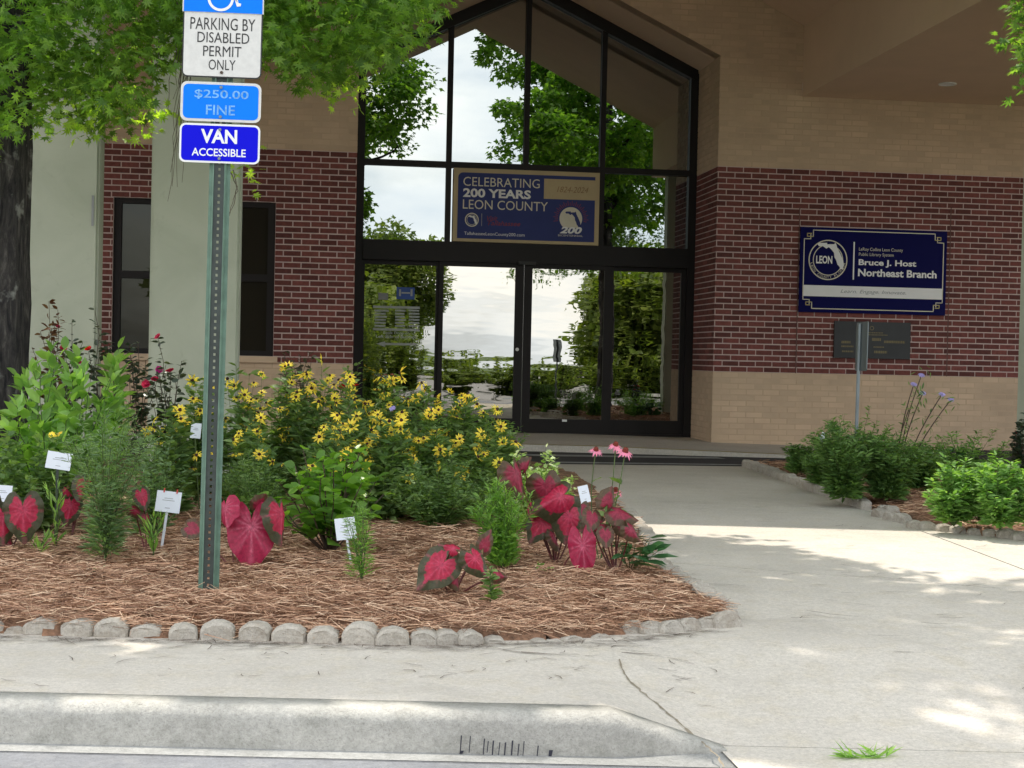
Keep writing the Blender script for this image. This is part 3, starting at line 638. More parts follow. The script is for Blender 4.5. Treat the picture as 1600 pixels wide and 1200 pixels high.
# porch: gabled vault, side beams, flat soffits, columns, roof
YF = 11.55
a = Acc()
a.prism([(PX0, PZ), (2.46, PP), (PX1, PZ), (PX1, PZ+.16), (2.46, PP+.2), (PX0, PZ+.16)], 'y', YF, YW-.002); ob(a, 'vaulted_ceiling', M_stucco)
for s, x in ((-1, PX0), (1, PX1)):
    o_ = Acc(); x0, x1 = (x, x+.70) if s > 0 else (x-.70, x); o_.box((x0, YF, CZ+.02), (x1, YW-.002, PZ+.25)); ob(o_, 'beam', M_stucco)
    x0, x1 = (x+.0, BX1) if s > 0 else (BX0, x-.0)
    o_ = Acc().box((x0, 11.3, CZ), (x1, YW-.002, CZ+.02)); ob(o_, 'flat_soffit', M_stucco)
    o_ = Acc().box((x0+(.701 if s > 0 else 0), 11.3, CZ+.021), (x1-(.701 if s < 0 else 0), 11.4, CZ+.30)); ob(o_, 'fascia', M_stucco)
a = Acc(); a.prism([(PX0-.70, CZ+.021), (PX0, CZ+.021), (PX0, PZ), (2.46, PP), (PX1, PZ), (PX1, CZ+.021), (PX1+.70, CZ+.021), (PX1+.70, PZ+.0), (2.46, PP+.62), (PX0-.70, PZ+.0)], 'y', 11.38, YF-.002); ob(a, 'gable_front', M_stucco)
a = Acc(); e = .95
a.prism([(PX0-e, PZ-.08), (2.46, PP+.64), (PX1+e, PZ-.08), (PX1+e, PZ+.10), (2.46, PP+.82), (PX0-e, PZ+.10)], 'y', 11.2, 24)
for x0, x1 in ((BX0-.5, PX0-.72), (PX1+.72, BX1+.5)): a.prism([(11.2, CZ+.3), (24, CZ+4.6), (24, CZ+4.75), (11.2, CZ+.42)], 'x', x0, x1)
ob(a, 'roof', M_roof)
def column(x0, x1, y0, y1):
    b = bmesh.new(); bmesh.ops.create_cube(b, size=1)
    for v in b.verts: v.co = ((x0+x1)/2+v.co.x*(x1-x0), (y0+y1)/2+v.co.y*(y1-y0), (CZ-.1)/2+v.co.z*(CZ+.1))
    bmesh.ops.bevel(b, geom=[e for e in b.edges if abs(e.verts[0].co.z-e.verts[1].co.z) > 1], offset=.018, segments=2, affect='EDGES')
    me = bpy.data.meshes.new('column'); b.to_mesh(me); b.free(); me.materials.append(M_col); return mesh_obj('column', me, bld)
column(-1.325, -.655, 11.75, 12.02); column(-2.42, -1.71, 11.75, 12.02)
column(5.745, 6.42, 11.75, 12.02); column(6.79, 7.46, 11.75, 12.02)
# recessed soffit lights
for x, y in ((6.898, 16.35), (9.2, 14.9), (-2.8, 15.5)):
    k = 20; a = Acc()
    V = [(x+r*math.cos(2*math.pi*i/k), y+r*math.sin(2*math.pi*i/k), z) for r, z in ((.10, CZ-.001), (.10, CZ-.014), (.078, CZ-.014), (.07, CZ-.003)) for i in range(k)]
    F = [(j*k+i, j*k+(i+1) % k, (j+1)*k+(i+1) % k, (j+1)*k+i) for j in range(3) for i in range(k)]+[tuple(3*k+i for i in range(k))]
    ob(a.add(V, F), 'recessed_light', M_white)
# conduit-like slot on the left column
attach(Acc().box((-1.762, 11.744, 1.92), (-1.745, 11.752, 2.15)).obj('wall_slot', M_grey), bld)
# windows in the left wall
wf = empty  # (no extra empties: window frame mesh is the part, its panes are sub-parts)
def frame(rects, y0, y1, name, root, mat=M_bronze):
    a_ = Acc()
    for x0, x1, z0, z1 in rects: a_.box((x0, y0, z0), (x1, y1, z1))
    return a_.obj(name, mat, root)
x0, x1, z0, z1 = wins; xm = (x0+x1)/2
fr = frame([(x0, x0+.085, z0, z1), (x1-.085, x1, z0, z1), (x0+.085, x1-.085, z0, z0+.06), (x0+.085, x1-.085, z1-.06, z1), (x0+.085, x1-.085, 1.80, 1.885), (xm-.04, xm+.04, z0+.06, 1.80), (xm-.04, xm+.04, 1.885, z1-.06)], YW+.05, YW+.15, 'window', bld)
for (u0, u1) in ((x0+.085, xm-.04), (xm+.04, x1-.085)):
    for (v0, v1) in ((z0+.06, 1.80), (1.885, z1-.06)):
        Acc().box((u0, YW+.09, v0), (u1, YW+.10, v1)).obj('pane', M_glass_w, fr)
ob(Acc().box((x0-.05, YW-.05, z0-.075), (x1+.05, YW-.008, z0-.005)), 'window_sill', M_tan)
ob(Acc().box((x0, YW-.008, z0-.03), (x1, YW+.05, z0-.002)), 'window_sill', M_tan)
# expansion joints beside the sign
for px in (1244, 1480): 
    x = W(px, 540, YW)[0]; ob(Acc().box((x-.006, YW-.0085, RZ0), (x+.006, YW-.0062, RZ1-.45 if px < 1300 else RZ1-.4)), 'expansion_joint', pmat('joint_sealant', (.12, .06, .05), .8))

# ---- glazed entrance
GX0, GX1 = OX0+.02, OX1-.002; zc = OZ+.02
def gz(x): return 4.655+(2.13-abs(x-OC))*SL-.02
MX = (1.476, 2.43, 3.385)
y0, y1 = YG-.04, YG+.08
# outer frame members, each a part
ob(Acc().prism([(GX0, .02), (GX0+.095, .02), (GX0+.095, gz(GX0+.095)-.05), (GX0, gz(GX0)-.05)][::-1], 'y', y0, y1), 'mullion', M_bronze)
ob(Acc().prism([(GX1-.10, .02), (GX1, .02), (GX1, gz(GX1)-.05), (GX1-.10, gz(GX1-.10)-.05)][::-1], 'y', y0, y1), 'mullion', M_bronze)
for x in MX: ob(Acc().prism([(x-.032, 2.36), (x+.032, 2.36), (x+.032, gz(x+.032)-.10), (x-.032, gz(x-.032)-.10)][::-1], 'y', y0, y1), 'mullion', M_bronze)
for s in (-1, 1):
    xe = OC+s*(OC-GX0); tk = .17
    pl = [(xe, gz(xe)-tk*.9), (OC, gz(OC)-tk), (OC, gz(OC)+.1), (xe, gz(xe)+.1)]
    ob(Acc().prism(pl if s > 0 else pl[::-1], 'y', y0-.02, y1), 'raking_frame', M_bronze)
for xa, xb in ((GX0+.095, MX[0]-.032), (MX[0]+.032, MX[1]-.032), (MX[1]+.032, MX[2]-.032), (MX[2]+.032, GX1-.10)):
    ob(Acc().box((xa, y0+.003, 3.31), (xb, y1, 3.38)), 'transom', M_bronze)
ob(Acc().box((GX0+.095, y0-.03, 2.155), (GX1-.10, y1, 2.398)), 'door_header', M_bronze)
ob(Acc().box((OC-.11, y0-.075, 2.14), (OC+.11, y0-.031, 2.18)), 'motion_sensor', M_black)
ob(Acc().box((GX0+.095, y0-.03, .012), (GX1-.10, y1, .07)), 'threshold', M_bronze)
# upper panes
ed = (GX0+.095, *MX, GX1-.10)
for i in range(4):
    a_, b_ = ed[i]+(.032 if i else 0), ed[i+1]-(.032 if i < 3 else 0)
    top = [(b_, gz(b_)-.12), (a_, gz(a_)-.12)]
    if a_ < OC < b_: top = [(b_, gz(b_)-.12), (OC, gz(OC)-.12), (a_, gz(a_)-.12)]
    pl = [(a_, 3.38), (b_, 3.38)]+top
    ob(Acc().prism(pl[::-1], 'y', YG+.02, YG+.032), 'window_pane', M_glass_u)
    ob(Acc().box((a_, YG+.02, 2.36), (b_, YG+.032, 3.31)), 'window_pane', M_glass_u)
# four door leaves: two fixed side lights, two sliding leaves in front
def leaf(x0, x1, yf, st, name, zt=2.155, zb=.07, top=.055, bot=.17):
    f_ = frame([(x0, x0+st[0], zb, zt), (x1-st[1], x1, zb, zt), (x0+st[0], x1-st[1], zb, zb+bot), (x0+st[0], x1-st[1], zt-top, zt)], yf, yf+.045, name, bld)
    Acc().box((x0+st[0], yf+.02, zb+bot), (x1-st[1], yf+.028, zt-top)).obj('glass_pane', M_glass_d, f_); return f_
l0 = leaf(GX0+.095, 1.42, YG+.01, (.03, .07), 'side_light')
d1 = leaf(1.385, 2.432, YG-.04, (.055, .105), 'sliding_door'); d2 = leaf(2.438, 3.56, YG-.04, (.10, .115), 'sliding_door')
l3 = leaf(3.50, GX1-.10, YG+.01, (.06, .06), 'side_light')
c = W(808, 546, YG-.042); Acc().prism(circ(c[0], c[2], .022, 12)[::-1], 'y', YG-.05, YG-.0405).obj('lock_cylinder', M_white, d1)
c = W(882, 657, YG-.042); Acc().box((c[0]-.03, YG-.044, c[2]-.015), (c[0]+.03, YG-.0405, c[2]+.012)).obj('door_sticker', M_white, d2)
# lettering on the left side light
hy = YG+.028
def SLp(x, y): q = W(560+x/7.5, 400+y/7.5, hy); return q[0], q[2]
def sltext(s, xa, xb, ya, yb, bold=.0):
    A = SLp(xa, yb); B = SLp(xb, ya); text_mesh(s, A[0], B[0], A[1], B[1], hy, M_grey2, l0, bold)
M_grey2 = pmat('window_lettering', (0.42, 0.45, 0.45), 0.6)
sltext('Book Drop on', 290, 600, 888, 922, .02); sltext('Left Side of Building', 205, 680, 932, 968, .02)
a = Acc()
for row in range(6):
    yy = 640+row*36
    for (xa, xb) in ((190, 330+random.randint(-20, 40)), (430, 545+random.randint(-10, 10)), (590, 715)):
        A = SLp(xa, yy+9); B = SLp(xb, yy-9); a.box((A[0], hy-.001, A[1]), (B[0], hy, B[1]))
for yy in (600, 862): A = SLp(170, yy+8); B = SLp(720, yy-6); a.box((A[0], hy-.001, A[1]), (B[0], hy, B[1]))
a.obj('hours_lettering', M_grey2, l0)
pts = [SLp(x, y) for x, y in ((210, 1028), (310, 1066), (315, 1045), (680, 1048), (680, 1020), (315, 1018), (310, 1000))]
Acc().prism([(p[0], p[1]) for p in pts], 'y', hy-.001, hy).obj('arrow', M_grey2, l0)
A = SLp(445, 505); B = SLp(660, 370); Acc().box((A[0], hy-.002, A[1]), (B[0], hy, B[1])).obj('blue_sticker', pmat('sticker_blue', (.02, .08, .36), .5), l0)
for (a0, b0, a1, b1) in ((475, 470, 500, 390), (610, 470, 635, 390), (505, 440, 605, 425)):
    A = SLp(a0, b0); B = SLp(a1, b1); Acc().box((A[0], hy-.004, A[1]), (B[0], hy-.0021, B[1])).obj('sticker_mark', M_grey2, l0)
A = SLp(232, 512); B = SLp(350, 435); Acc().box((A[0], hy-.002, A[1]), (B[0], hy, B[1])).obj('paper_notice', M_grey, l0)

# ---- banner on the glazing
by = YG-.055; bn = empty('banner', (2.44, by, 2.4), 'blue and tan bicentennial banner hung above the sliding doors', 'banner')
bx0, bx1, bz0, bz1 = 1.535, 3.352, 2.405, 3.305
U = lambda x: bx0+(x-95)/1403*(bx1-bx0)
V_ = lambda x, y: bz1-(y-75-.039*(x-95))/710*(bz1-bz0)
Acc().box((bx0, by, bz0), (bx1, by+.02, bz1)).obj('backing', M_banner, bn)
nx0, nx1, nz0, nz1 = U(138), U(1455), V_(800, 782), V_(800, 145)
r = .06; pl = [(nx0, nz0), (nx1, nz0), (nx1, nz1), (nx0+r, nz1)]+[(nx0+r-r*math.sin(t_), nz1-r+r*math.cos(t_)) for t_ in (.4, .8, 1.2, 1.57)]
flat(pl, by-.001, .002, M_navy2, 'blue_panel', bn)
ty = by-.0045
def bt(s, xa, xb, ya, yb, mat=M_white, bold=0, shear=0): text_mesh(s, U(xa), U(xb), V_((xa+xb)/2, yb), V_((xa+xb)/2, ya), ty, mat, bn, bold, shear)
bt('CELEBRATING', 187, 918, 177, 265, M_cream); bt('200 YEARS', 187, 835, 285, 372, M_white, .035); bt('LEON COUNTY', 187, 1000, 398, 488, M_cream)
flat([(U(960), V_(1230, 390)), (U(1480), V_(1230, 390)), (U(1480), V_(1230, 195)), (U(960), V_(1230, 195))], by-.004, .002, M_banner, 'date_panel', bn)
text_mesh('1824-2024', U(1085), U(1390), V_(1230, 322), V_(1230, 265), by-.0065, M_brown, bn, 0, .3)
bt('TallahasseeLeonCounty200.com', 205, 782, 705, 745, M_white); bt('Visit', 420, 520, 545, 590, M_redp, .01, .3); bt('Tallahassee', 425, 740, 595, 640, M_redp, .01, .3)
cz = V_(1225, 575); cx = U(1225); s = (bx1-bx0)/1403
a = Acc()
for i in range(28):
    t_ = math.radians(-10+i*200/27); r0_, r1_ = 125*s, (170 if i % 2 else 155)*s; dx, dz = math.cos(t_), math.sin(t_); px_, pz_ = -dz*3*s, dx*3*s
    a.add([(cx+dx*r0_-px_, ty, cz+dz*r0_-pz_), (cx+dx*r0_+px_, ty, cz+dz*r0_+pz_), (cx+dx*r1_+px_, ty, cz+dz*r1_+pz_), (cx+dx*r1_-px_, ty, cz+dz*r1_-pz_)], [(0, 1, 2, 3)])
a.obj('burst_rays', M_redp, bn)
flat(circ(cx, cz, 110*s), ty, .001, M_cream, 'emblem_disc', bn)
flat([(cx+(-55+p[0]*150)*s, cz+(-85+p[1]*155)*s) for p in FLA], ty-.002, .001, M_navy2, 'state_outline', bn)
flat([(U(1060), V_(1225, 765)), (U(1390), V_(1225, 765)), (U(1375), V_(1225, 715)), (U(1390), V_(1225, 665)), (U(1060), V_(1225, 665)), (U(1075), V_(1225, 715))], ty-.0035, .001, M_navy2, 'ribbon', bn)
text_mesh('200', U(1120), U(1335), V_(1225, 722), V_(1225, 655), ty-.0055, M_white, bn, .04, .25); text_mesh('BICENTENNIAL', U(1105), U(1345), V_(1225, 750), V_(1225, 732), ty-.0055, M_cream, bn)
a = Acc(); ring(a, U(275), V_(275, 580), 56*s, 66*s, ty); ring(a, U(275), V_(275, 580), 44*s, 48*s, ty); a.obj('seal_ring', M_cream, bn)
flat([(U(275)+(-35+p[0]*85)*s, V_(275, 580)+(-45+p[1]*85)*s) for p in FLA], ty, .001, M_white, 'state_outline', bn)
flat([(U(366), V_(370, 640)), (U(372), V_(370, 640)), (U(372), V_(370, 520)), (U(366), V_(370, 520))], ty, .001, M_grey, 'divider_line', bn)

# ---- library sign
sy = YW-.035; sg = empty('library_sign', (6.52, sy, 1.61), 'navy library sign with a white circular seal on the red brick wall', 'sign')
sx0, sx1, sz0, sz1 = 5.612, 7.436, 1.613, 2.628
U = lambda x: sx0+(x-45)/1198*(sx1-sx0)
V_ = lambda x, y: sz1-(y-75-.029*(x-45))/692*(sz1-sz0)
Acc().box((sx0, sy, sz0), (sx1, YW-.007, sz1)).obj('panel', M_navy, sg)
ty = sy-.003; s = (sx1-sx0)/1198
def st(s_, xa, xb, ya, yb, mat=M_white, bold=0, shear=0, dy=0): return text_mesh(s_, U(xa), U(xb), V_((xa+xb)/2, yb), V_((xa+xb)/2, ya), ty-dy, mat, sg, bold, shear)
st('Bruce J. Host', 520, 993, 345, 408, bold=.03); st('Northeast Branch', 517, 1163, 425, 487, bold=.03)
st('LeRoy Collins Leon County', 520, 880, 247, 282, M_cream); st('Public Library System', 520, 805, 288, 322, M_cream)
flat([(U(474), V_(480, 505)), (U(485), V_(480, 505)), (U(485), V_(480, 198)), (U(474), V_(480, 198))], ty, .001, M_white, 'divider_line', sg)
flat([(U(70), V_(640, 654)), (U(1212), V_(640, 654)), (U(1212), V_(640, 564)), (U(70), V_(640, 564))], ty+.001, .001, M_white, 'white_band', sg)
st('Learn. Engage. Innovate.', 378, 915, 592, 630, M_grey, 0, .3, .002)
cx, cz = U(270), V_(270, 345)
a = Acc(); ring(a, cx, cz, 149*s, 158*s, ty); ring(a, cx, cz, 116*s, 123*s, ty); a.obj('seal_ring', M_cream, sg)
flat([(cx+(-88+p[0]*218)*s, cz+(-72+p[1]*208)*s) for p in FLA], ty-.001, .001, M_white, 'state_outline', sg)
text_mesh('LEON', cx-97*s, cx+34*s, cz-30*s, cz+32*s, ty-.004, M_white, sg, .03)
word = 'LEON COUNTY FLORIDA'
for i, ch in enumerate(word):
    if ch == ' ': continue
    t_ = math.radians(180+14+i*8.6); o_ = text_mesh(ch, -8*s, 8*s, -9*s, 9*s, 0, M_cream, None); o_.parent = sg; o_.matrix_parent_inverse = Matrix.Translation(-Vector(sg.location))
    o_.matrix_basis = Matrix.Translation((cx+136*s*math.cos(t_), ty, cz+136*s*math.sin(t_))) @ Matrix.Rotation(-(t_+math.pi/2), 4, 'Y'); o_.name = 'seal_letter'
a = Acc(); t_ = 3.5*s
def seg(xa, ya, xb, yb):
    A = (U(xa), V_(0, ya)-0); B = (U(xb), V_(0, yb)-0)
    a.box((min(A[0], B[0])-t_, ty-.001, min(A[1], B[1])-t_), (max(A[0], B[0])+t_, ty, max(A[1], B[1])+t_))
# rectangle line stepped at the corners (coordinates without the photo's skew)
X0, X1, Z0, Z1 = 74, 1215, 100-2, 735; q = 52
vz = lambda y: y+.0*0
for xa, ya, xb, yb in ((X0+q+20, Z0, X1-q-20, Z0), (X0+q+20, Z1, X1-q-20, Z1), (X0, Z0+q+20, X0, Z1-q-20), (X1, Z0+q+20, X1, Z1-q-20)): seg(xa, ya, xb, yb)
for fx, ex in ((X0, 1), (X1, -1)):
    for fz, ez in ((Z0, 1), (Z1, -1)):
        seg(fx+ex*(q+20), fz, fx+ex*(q+20), fz+ez*q); seg(fx, fz+ez*(q+20), fx+ex*q, fz+ez*(q+20)); seg(fx+ex*q, fz+ez*(q+20), fx+ex*q, fz+ez*38)
a.obj('border_line', M_cream, sg)
a = Acc()
for fx, ex in ((X0, 1), (X1, -1)):
    for fz, ez in ((Z0, 1), (Z1, -1)):
        seg(fx+ex*24, fz+ez*28, fx+ex*56, fz+ez*28); seg(fx+ex*24, fz+ez*28, fx+ex*24, fz+ez*52); seg(fx+ex*24, fz+ez*52, fx+ex*72, fz+ez*52)
a.obj('corner_ornament', M_gold, sg)

# ---- bronze plaque
py_ = YW-.03; pq = empty('bronze_plaque', (6.53, py_, 1.08), 'dark bronze dedication plaque under the navy library sign', 'plaque')
px0, px1, pz0, pz1 = 6.06, 7.01, 1.075, 1.515
Acc().box((px0, py_, pz0), (px1, YW-.007, pz1)).obj('plate', M_plaque, pq)
a = Acc(); cx, cz = W(1361, 510, YW)[0], pz1-.075; ring(a, cx, cz, .018, .026, py_-.001, 20); a.obj('seal', M_plaqt, pq)
a = Acc()
for xa, xb, zz, hh in ((6.15, 6.26, .25, .03), (6.42, 6.66, .13, .012), (6.46, 6.72, .155, .012), (6.53, 6.64, .21, .035), (6.68, 6.94, .235, .03), (6.15, 6.30, .30, .02), (6.55, 6.68, .30, .014), (6.56, 6.72, .36, .03), (6.16, 6.3, .36, .02)):
    x = xa
    while x < xb: w_ = random.uniform(.008, .02); a.box((x, py_-.003, pz1-zz-hh/2), (min(x+w_, xb), py_-.0003, pz1-zz+hh/2)); x += w_+.006
a.obj('raised_lettering', M_plaqt, pq)

# ---- green channel post with its signs
pb = G(325, 936, .04); lean = -.032+.022; 
pt = W(347, 128, pb[1]); ang = math.atan2(pt[0]-pb[0], pt[2]-pb[2])
post = empty('parking_sign_post', tuple(pb), 'leaning green channel post with stacked blue and white disabled parking signs', 'sign post', rot=(0, ang, -YAW*.6))
H = 2.45
a = Acc()
for s in (-1, 1):
    a.prism([(s*.020, -.012), (s*.0225, -.012), (s*.028, .006), (s*.040, .006), (s*.040, .010), (s*.0255, .010), (s*.020, -.008)], 'z', -.05, H)
a.obj('post_flanges', M_post, post, local=True)
a = Acc()
for s in (-1, 1): a.box((s*.0045-(.0155 if s < 0 else 0), -.008, -.05), (s*.0045+(.0155 if s > 0 else 0), -.004, H))
z = .01
while z < H: a.box((-.0044, -.008, z), (.0044, -.004, z+.0155)); z += .0254
a.obj('post_web', M_web, post, local=True)
def wz(py, px=347): return (W(px, py, pb[1])[2]-pb[2])
PLY = -.018
def plate(name, wdt, z0, z1, face, border=None, bi=.006, r=.02, zsplit=None):
    o_ = flat(rrect(-wdt/2, wdt/2, z0, z1, r), PLY+.003, .003, M_signedge if border is None else border, name, post, True)
    if border is not None: flat(rrect(-wdt/2+bi, wdt/2-bi, z0+bi, z1-bi, r*.75), PLY-.0002, .0008, face, 'printed_face', o_, True)
    else: flat(rrect(-wdt/2+.002, wdt/2-.002, z0+.002, z1-.002, r), PLY-.0002, .0008, face, 'printed_face', o_, True)
    return o_
def ptx(s_, xa, xb, z0, z1, mat, par, bold=0): text_mesh(s_, xa, xb, z0, z1, PLY-.0018, mat, par, bold, local=True)
sc_px = 1/388
z0, z1 = wz(256), wz(195); s3 = plate('van_accessible_sign', .306, z0, z1, M_blue, M_white, .0075, .022)
h = z1-z0; ptx('VAN', -.072, .066, z0+h*.50, z0+h*.86, M_white, s3, .03); ptx('ACCESSIBLE', -.105, .100, z0+h*.17, z0+h*.37, M_white, s3, .015)
z0, z1 = wz(191.5), wz(130); s2 = plate('fine_sign', .306, z0, z1, M_skyblue, M_signw, .010, .025)
h = z1-z0; ptx('$250.00', -.10, .105, z0+h*.56, z0+h*.80, M_fadetxt, s2, .012); ptx('FINE', -.055, .055, z0+h*.17, z0+h*.42, M_fadetxt, s2, .012)
z0, z1 = wz(123), wz(-56); s1 = plate('disabled_parking_sign', .302, z0, z1, M_signw, M_black, .005, .022)
for s_, xa, xb, ya, yb in (('PARKING BY', -.123, .123, 30, 49), ('DISABLED', -.095, .102, 52.5, 69), ('PERMIT', -.072, .073, 74, 90), ('ONLY', -.050, .052, 95, 111)): ptx(s_, xa, xb, wz(yb), wz(ya), M_black, s1, .0)
zb = wz(22); o_ = Acc().box((-.154, PLY-.0035, zb), (.154, PLY-.0015, z1)).obj('blue_symbol_panel', M_signw, s1, local=True)
Acc().box((-.149, PLY-.0045, zb+.001), (.149, PLY-.0036, z1-.004)).obj('blue_field', M_skyblue, s1, local=True)
# wheelchair symbol (mostly above the picture's edge)
a = Acc(); cz_ = zb+.055
k = 26; V = []
for i in range(k):
    t_ = math.radians(110+i*250/(k-1)); V += [(-.01+r_*math.cos(t_), PLY-.006, cz_+r_*math.sin(t_)) for r_ in (.040, .050)]
a.add(V, [(2*i, 2*i+1, 2*i+3, 2*i+2) for i in range(k-1)])
a.add([(x, PLY-.006, cz_+z_) for x, z_ in ((-.02, .09), (-.008, .09), (-.002, .02), (.035, .02), (.052, -.03), (.066, -.028), (.068, -.018), (.058, -.016), (.043, .032), (-.013, .032))], [tuple(range(10))])
a.add([(-.014+.012*math.cos(t_*math.pi/6), PLY-.006, cz_+.108+.012*math.sin(t_*math.pi/6)) for t_ in range(12)], [tuple(range(12))])
a.obj('wheelchair_symbol', M_white, s1, local=True)
for zz, mat in ((wz(204), M_steel), (wz(249), M_steel), (wz(138), M_steel), (wz(184), M_steel), (wz(115), M_wood)):
    Acc().prism(circ(0, zz, .006, 8), 'y', PLY-.0055, PLY+.004).obj('bolt', mat, post, local=True)

# ---- slim pole with an edge-on sign in the right bed
pr = G(1335, 765, .05); t_ = W(1344, 503, pr[1]); H2 = t_[2]-pr[2]
sp = empty('small_sign_pole', tuple(pr), 'slim grey steel pole with a sign seen edge on before the plaque', 'sign post', rot=(0, math.atan2(t_[0]-pr[0], H2), 0))
Acc().tube([(0, 0, -.05), (0, 0, H2*.99)], .014, 8, cap=True).obj('pole', M_steel, sp, local=True)
o_ = Acc().prism(rrect(-.225, .225, H2-.37, H2, .02), 'x', -.003, .003).obj('sign_plate', M_steel, sp, local=True); o_.rotation_euler = (0, 0, math.radians(-9.3)); o_.location = (.012, -.02, 0)
# ================================================================== PLANT KIT
T_LANCE = (np.array([(0, 0, 0), (.10, .3, .015), (0, .35, -.01), (-.10, .3, .015), (.085, .65, .0), (0, .68, -.035), (-.085, .65, .0), (0, 1, -.10)]),
           [(0, 1, 2), (0, 2, 3), (1, 4, 5, 2), (3, 2, 5, 6), (4, 7, 5), (5, 7, 6)])
T_OVATE = (np.array([(0, 0, 0), (.20, .16, .03), (.30, .42, .05), (.20, .74, .02), (0, 1, -.10), (-.20, .74, .02), (-.30, .42, .05), (-.20, .16, .03), (0, .2, 0), (0, .5, 0), (0, .78, -.03)]),
           [(0, 1, 8), (0, 8, 7), (1, 2, 9, 8), (8, 9, 6, 7), (2, 3, 10, 9), (9, 10, 5, 6), (3, 4, 10), (10, 4, 5)])
T_THIN = (np.array([(0, 0, 0), (.045, .5, .0), (0, 1, -.06), (-.045, .5, .0)]), [(0, 1, 2, 3)])
def lobed():
    pts = []
    for k, (an, r) in enumerate([(-90, .0)]): pass
    lob = [(-150, .42), (-120, .25), (160+0, .58), (140, .30), (120, .66), (105, .34), (90, .80), (75, .34), (60, .66), (40, .30), (20, .58), (-60, .25), (-30, .42), (-90, .12)]
    order = [(-90, .10), (-60, .24), (-25, .46), (0, .24), (18, .60), (42, .28), (58, .70), (76, .32), (90, .86), (104, .32), (122, .70), (138, .28), (162, .60), (180, .24), (205, .46), (240, .24)]
    V = [(0, .45, .0)]
    for an, r in order:
        a_ = math.radians(an); V.append((r*.62*math.cos(a_), .42+r*.62*math.sin(a_), -.10*r*r+.02*math.cos(4*a_)))
    n = len(order); return np.array(V), [(0, 1+i, 1+(i+1) % n) for i in range(n)]
T_LOBE = lobed()
def leaf_frames(D, droop=0.0, upj=.5):
    n = len(D); U_ = np.tile([0, 0, 1.0], (n, 1))+rng.normal(0, upj, (n, 3)); return frames(D, U_)
def petal_mesh(name, n, R, ri, wdt, droop, mats, disc_r, disc_h, seed=0, fold=0.0, rows=1):
    r_ = np.random.default_rng(seed); a_ = Acc()
    for row in range(rows):
        for i in range(n):
            t_ = 2*math.pi*(i+row*.5)/n+r_.normal(0, .08); d = np.array([math.cos(t_), math.sin(t_)]); s_ = np.array([-d[1], d[0]]); Rr = R*(1-.3*row)*r_.uniform(.88, 1.06)
            dz = droop*r_.uniform(.6, 1.4)
            def P3(rr, ss, z_): q = d*rr+s_*ss; return (q[0], q[1], z_)
            a_.add([P3(ri, -wdt*.3, 0), P3(ri, wdt*.3, 0), P3(Rr*.62, wdt*.55, -dz*.35+fold), P3(Rr, 0, -dz), P3(Rr*.62, -wdt*.55, -dz*.35+fold)], [(0, 1, 2, 3, 4)], 0)
    if disc_r:
        k = 8; V = [(disc_r*math.cos(2*math.pi*i/k), disc_r*math.sin(2*math.pi*i/k), -.002) for i in range(k)]+[(disc_r*.7*math.cos(2*math.pi*i/k), disc_r*.7*math.sin(2*math.pi*i/k), disc_h*.8) for i in range(k)]+[(0, 0, disc_h)]
        a_.add(V, [(i, (i+1) % k, k+(i+1) % k, k+i) for i in range(k)]+[(k+i, k+(i+1) % k, 2*k) for i in range(k)], 1)
    return a_.mesh(name, mats)
FL_SUS = [petal_mesh('flower_head', n_, .046, .009, .0125, d, [M_yel, M_disc], .0115, .012, s) for s, (n_, d) in enumerate(((10, .004), (9, .014), (11, .024), (8, .010), (10, -.008), (5, .034)))]
FL_CON = [petal_mesh('flower_head', 13, .036, .010, .010, d, [M_pink, M_cone], .014, .016, 9+s) for s, d in enumerate((.016, .024))]
FL_ROSE = petal_mesh('rose_bloom', 7, .034, .0, .034, -.012, [M_rose, M_rose], .012, .016, 5, .006, 3)
FL_MAG = petal_mesh('rose_bloom', 7, .034, .0, .034, -.012, [M_magenta, M_magenta], .012, .016, 6, .006, 3)
FL_RED = petal_mesh('red_bloom', 9, .034, .0, .03, -.014, [M_crim, M_crim], .012, .016, 8, .008, 3)
FL_WHT = petal_mesh('white_bloom', 8, .022, .0, .018, -.006, [M_wht, M_wht], .008, .008, 10, .003, 2)
FL_LAV = petal_mesh('lavender_bloom', 9, .030, .0, .016, .004, [M_lav, M_lav], .008, .006, 11, .004, 2)
FL_SMY = petal_mesh('yellow_bloom', 8, .026, .004, .015, .003, [M_yel, M_gold], .006, .004, 12)
def place_flower(me, P, Nn, root, s=1.0, name='flower_head'):
    Nn = Vector(Nn).normalized(); q = Nn.to_track_quat('Z', 'Y'); m_ = Matrix.Translation(Vector(P)) @ q.to_matrix().to_4x4() @ Matrix.Rotation(random.uniform(0, 6.28), 4, 'Z') @ Matrix.Scale(s, 4)
    o_ = mesh_obj(name, me, root, m_); o_.name = name; return o_
TOCAM = np.array([-.05, -1.0, .25])

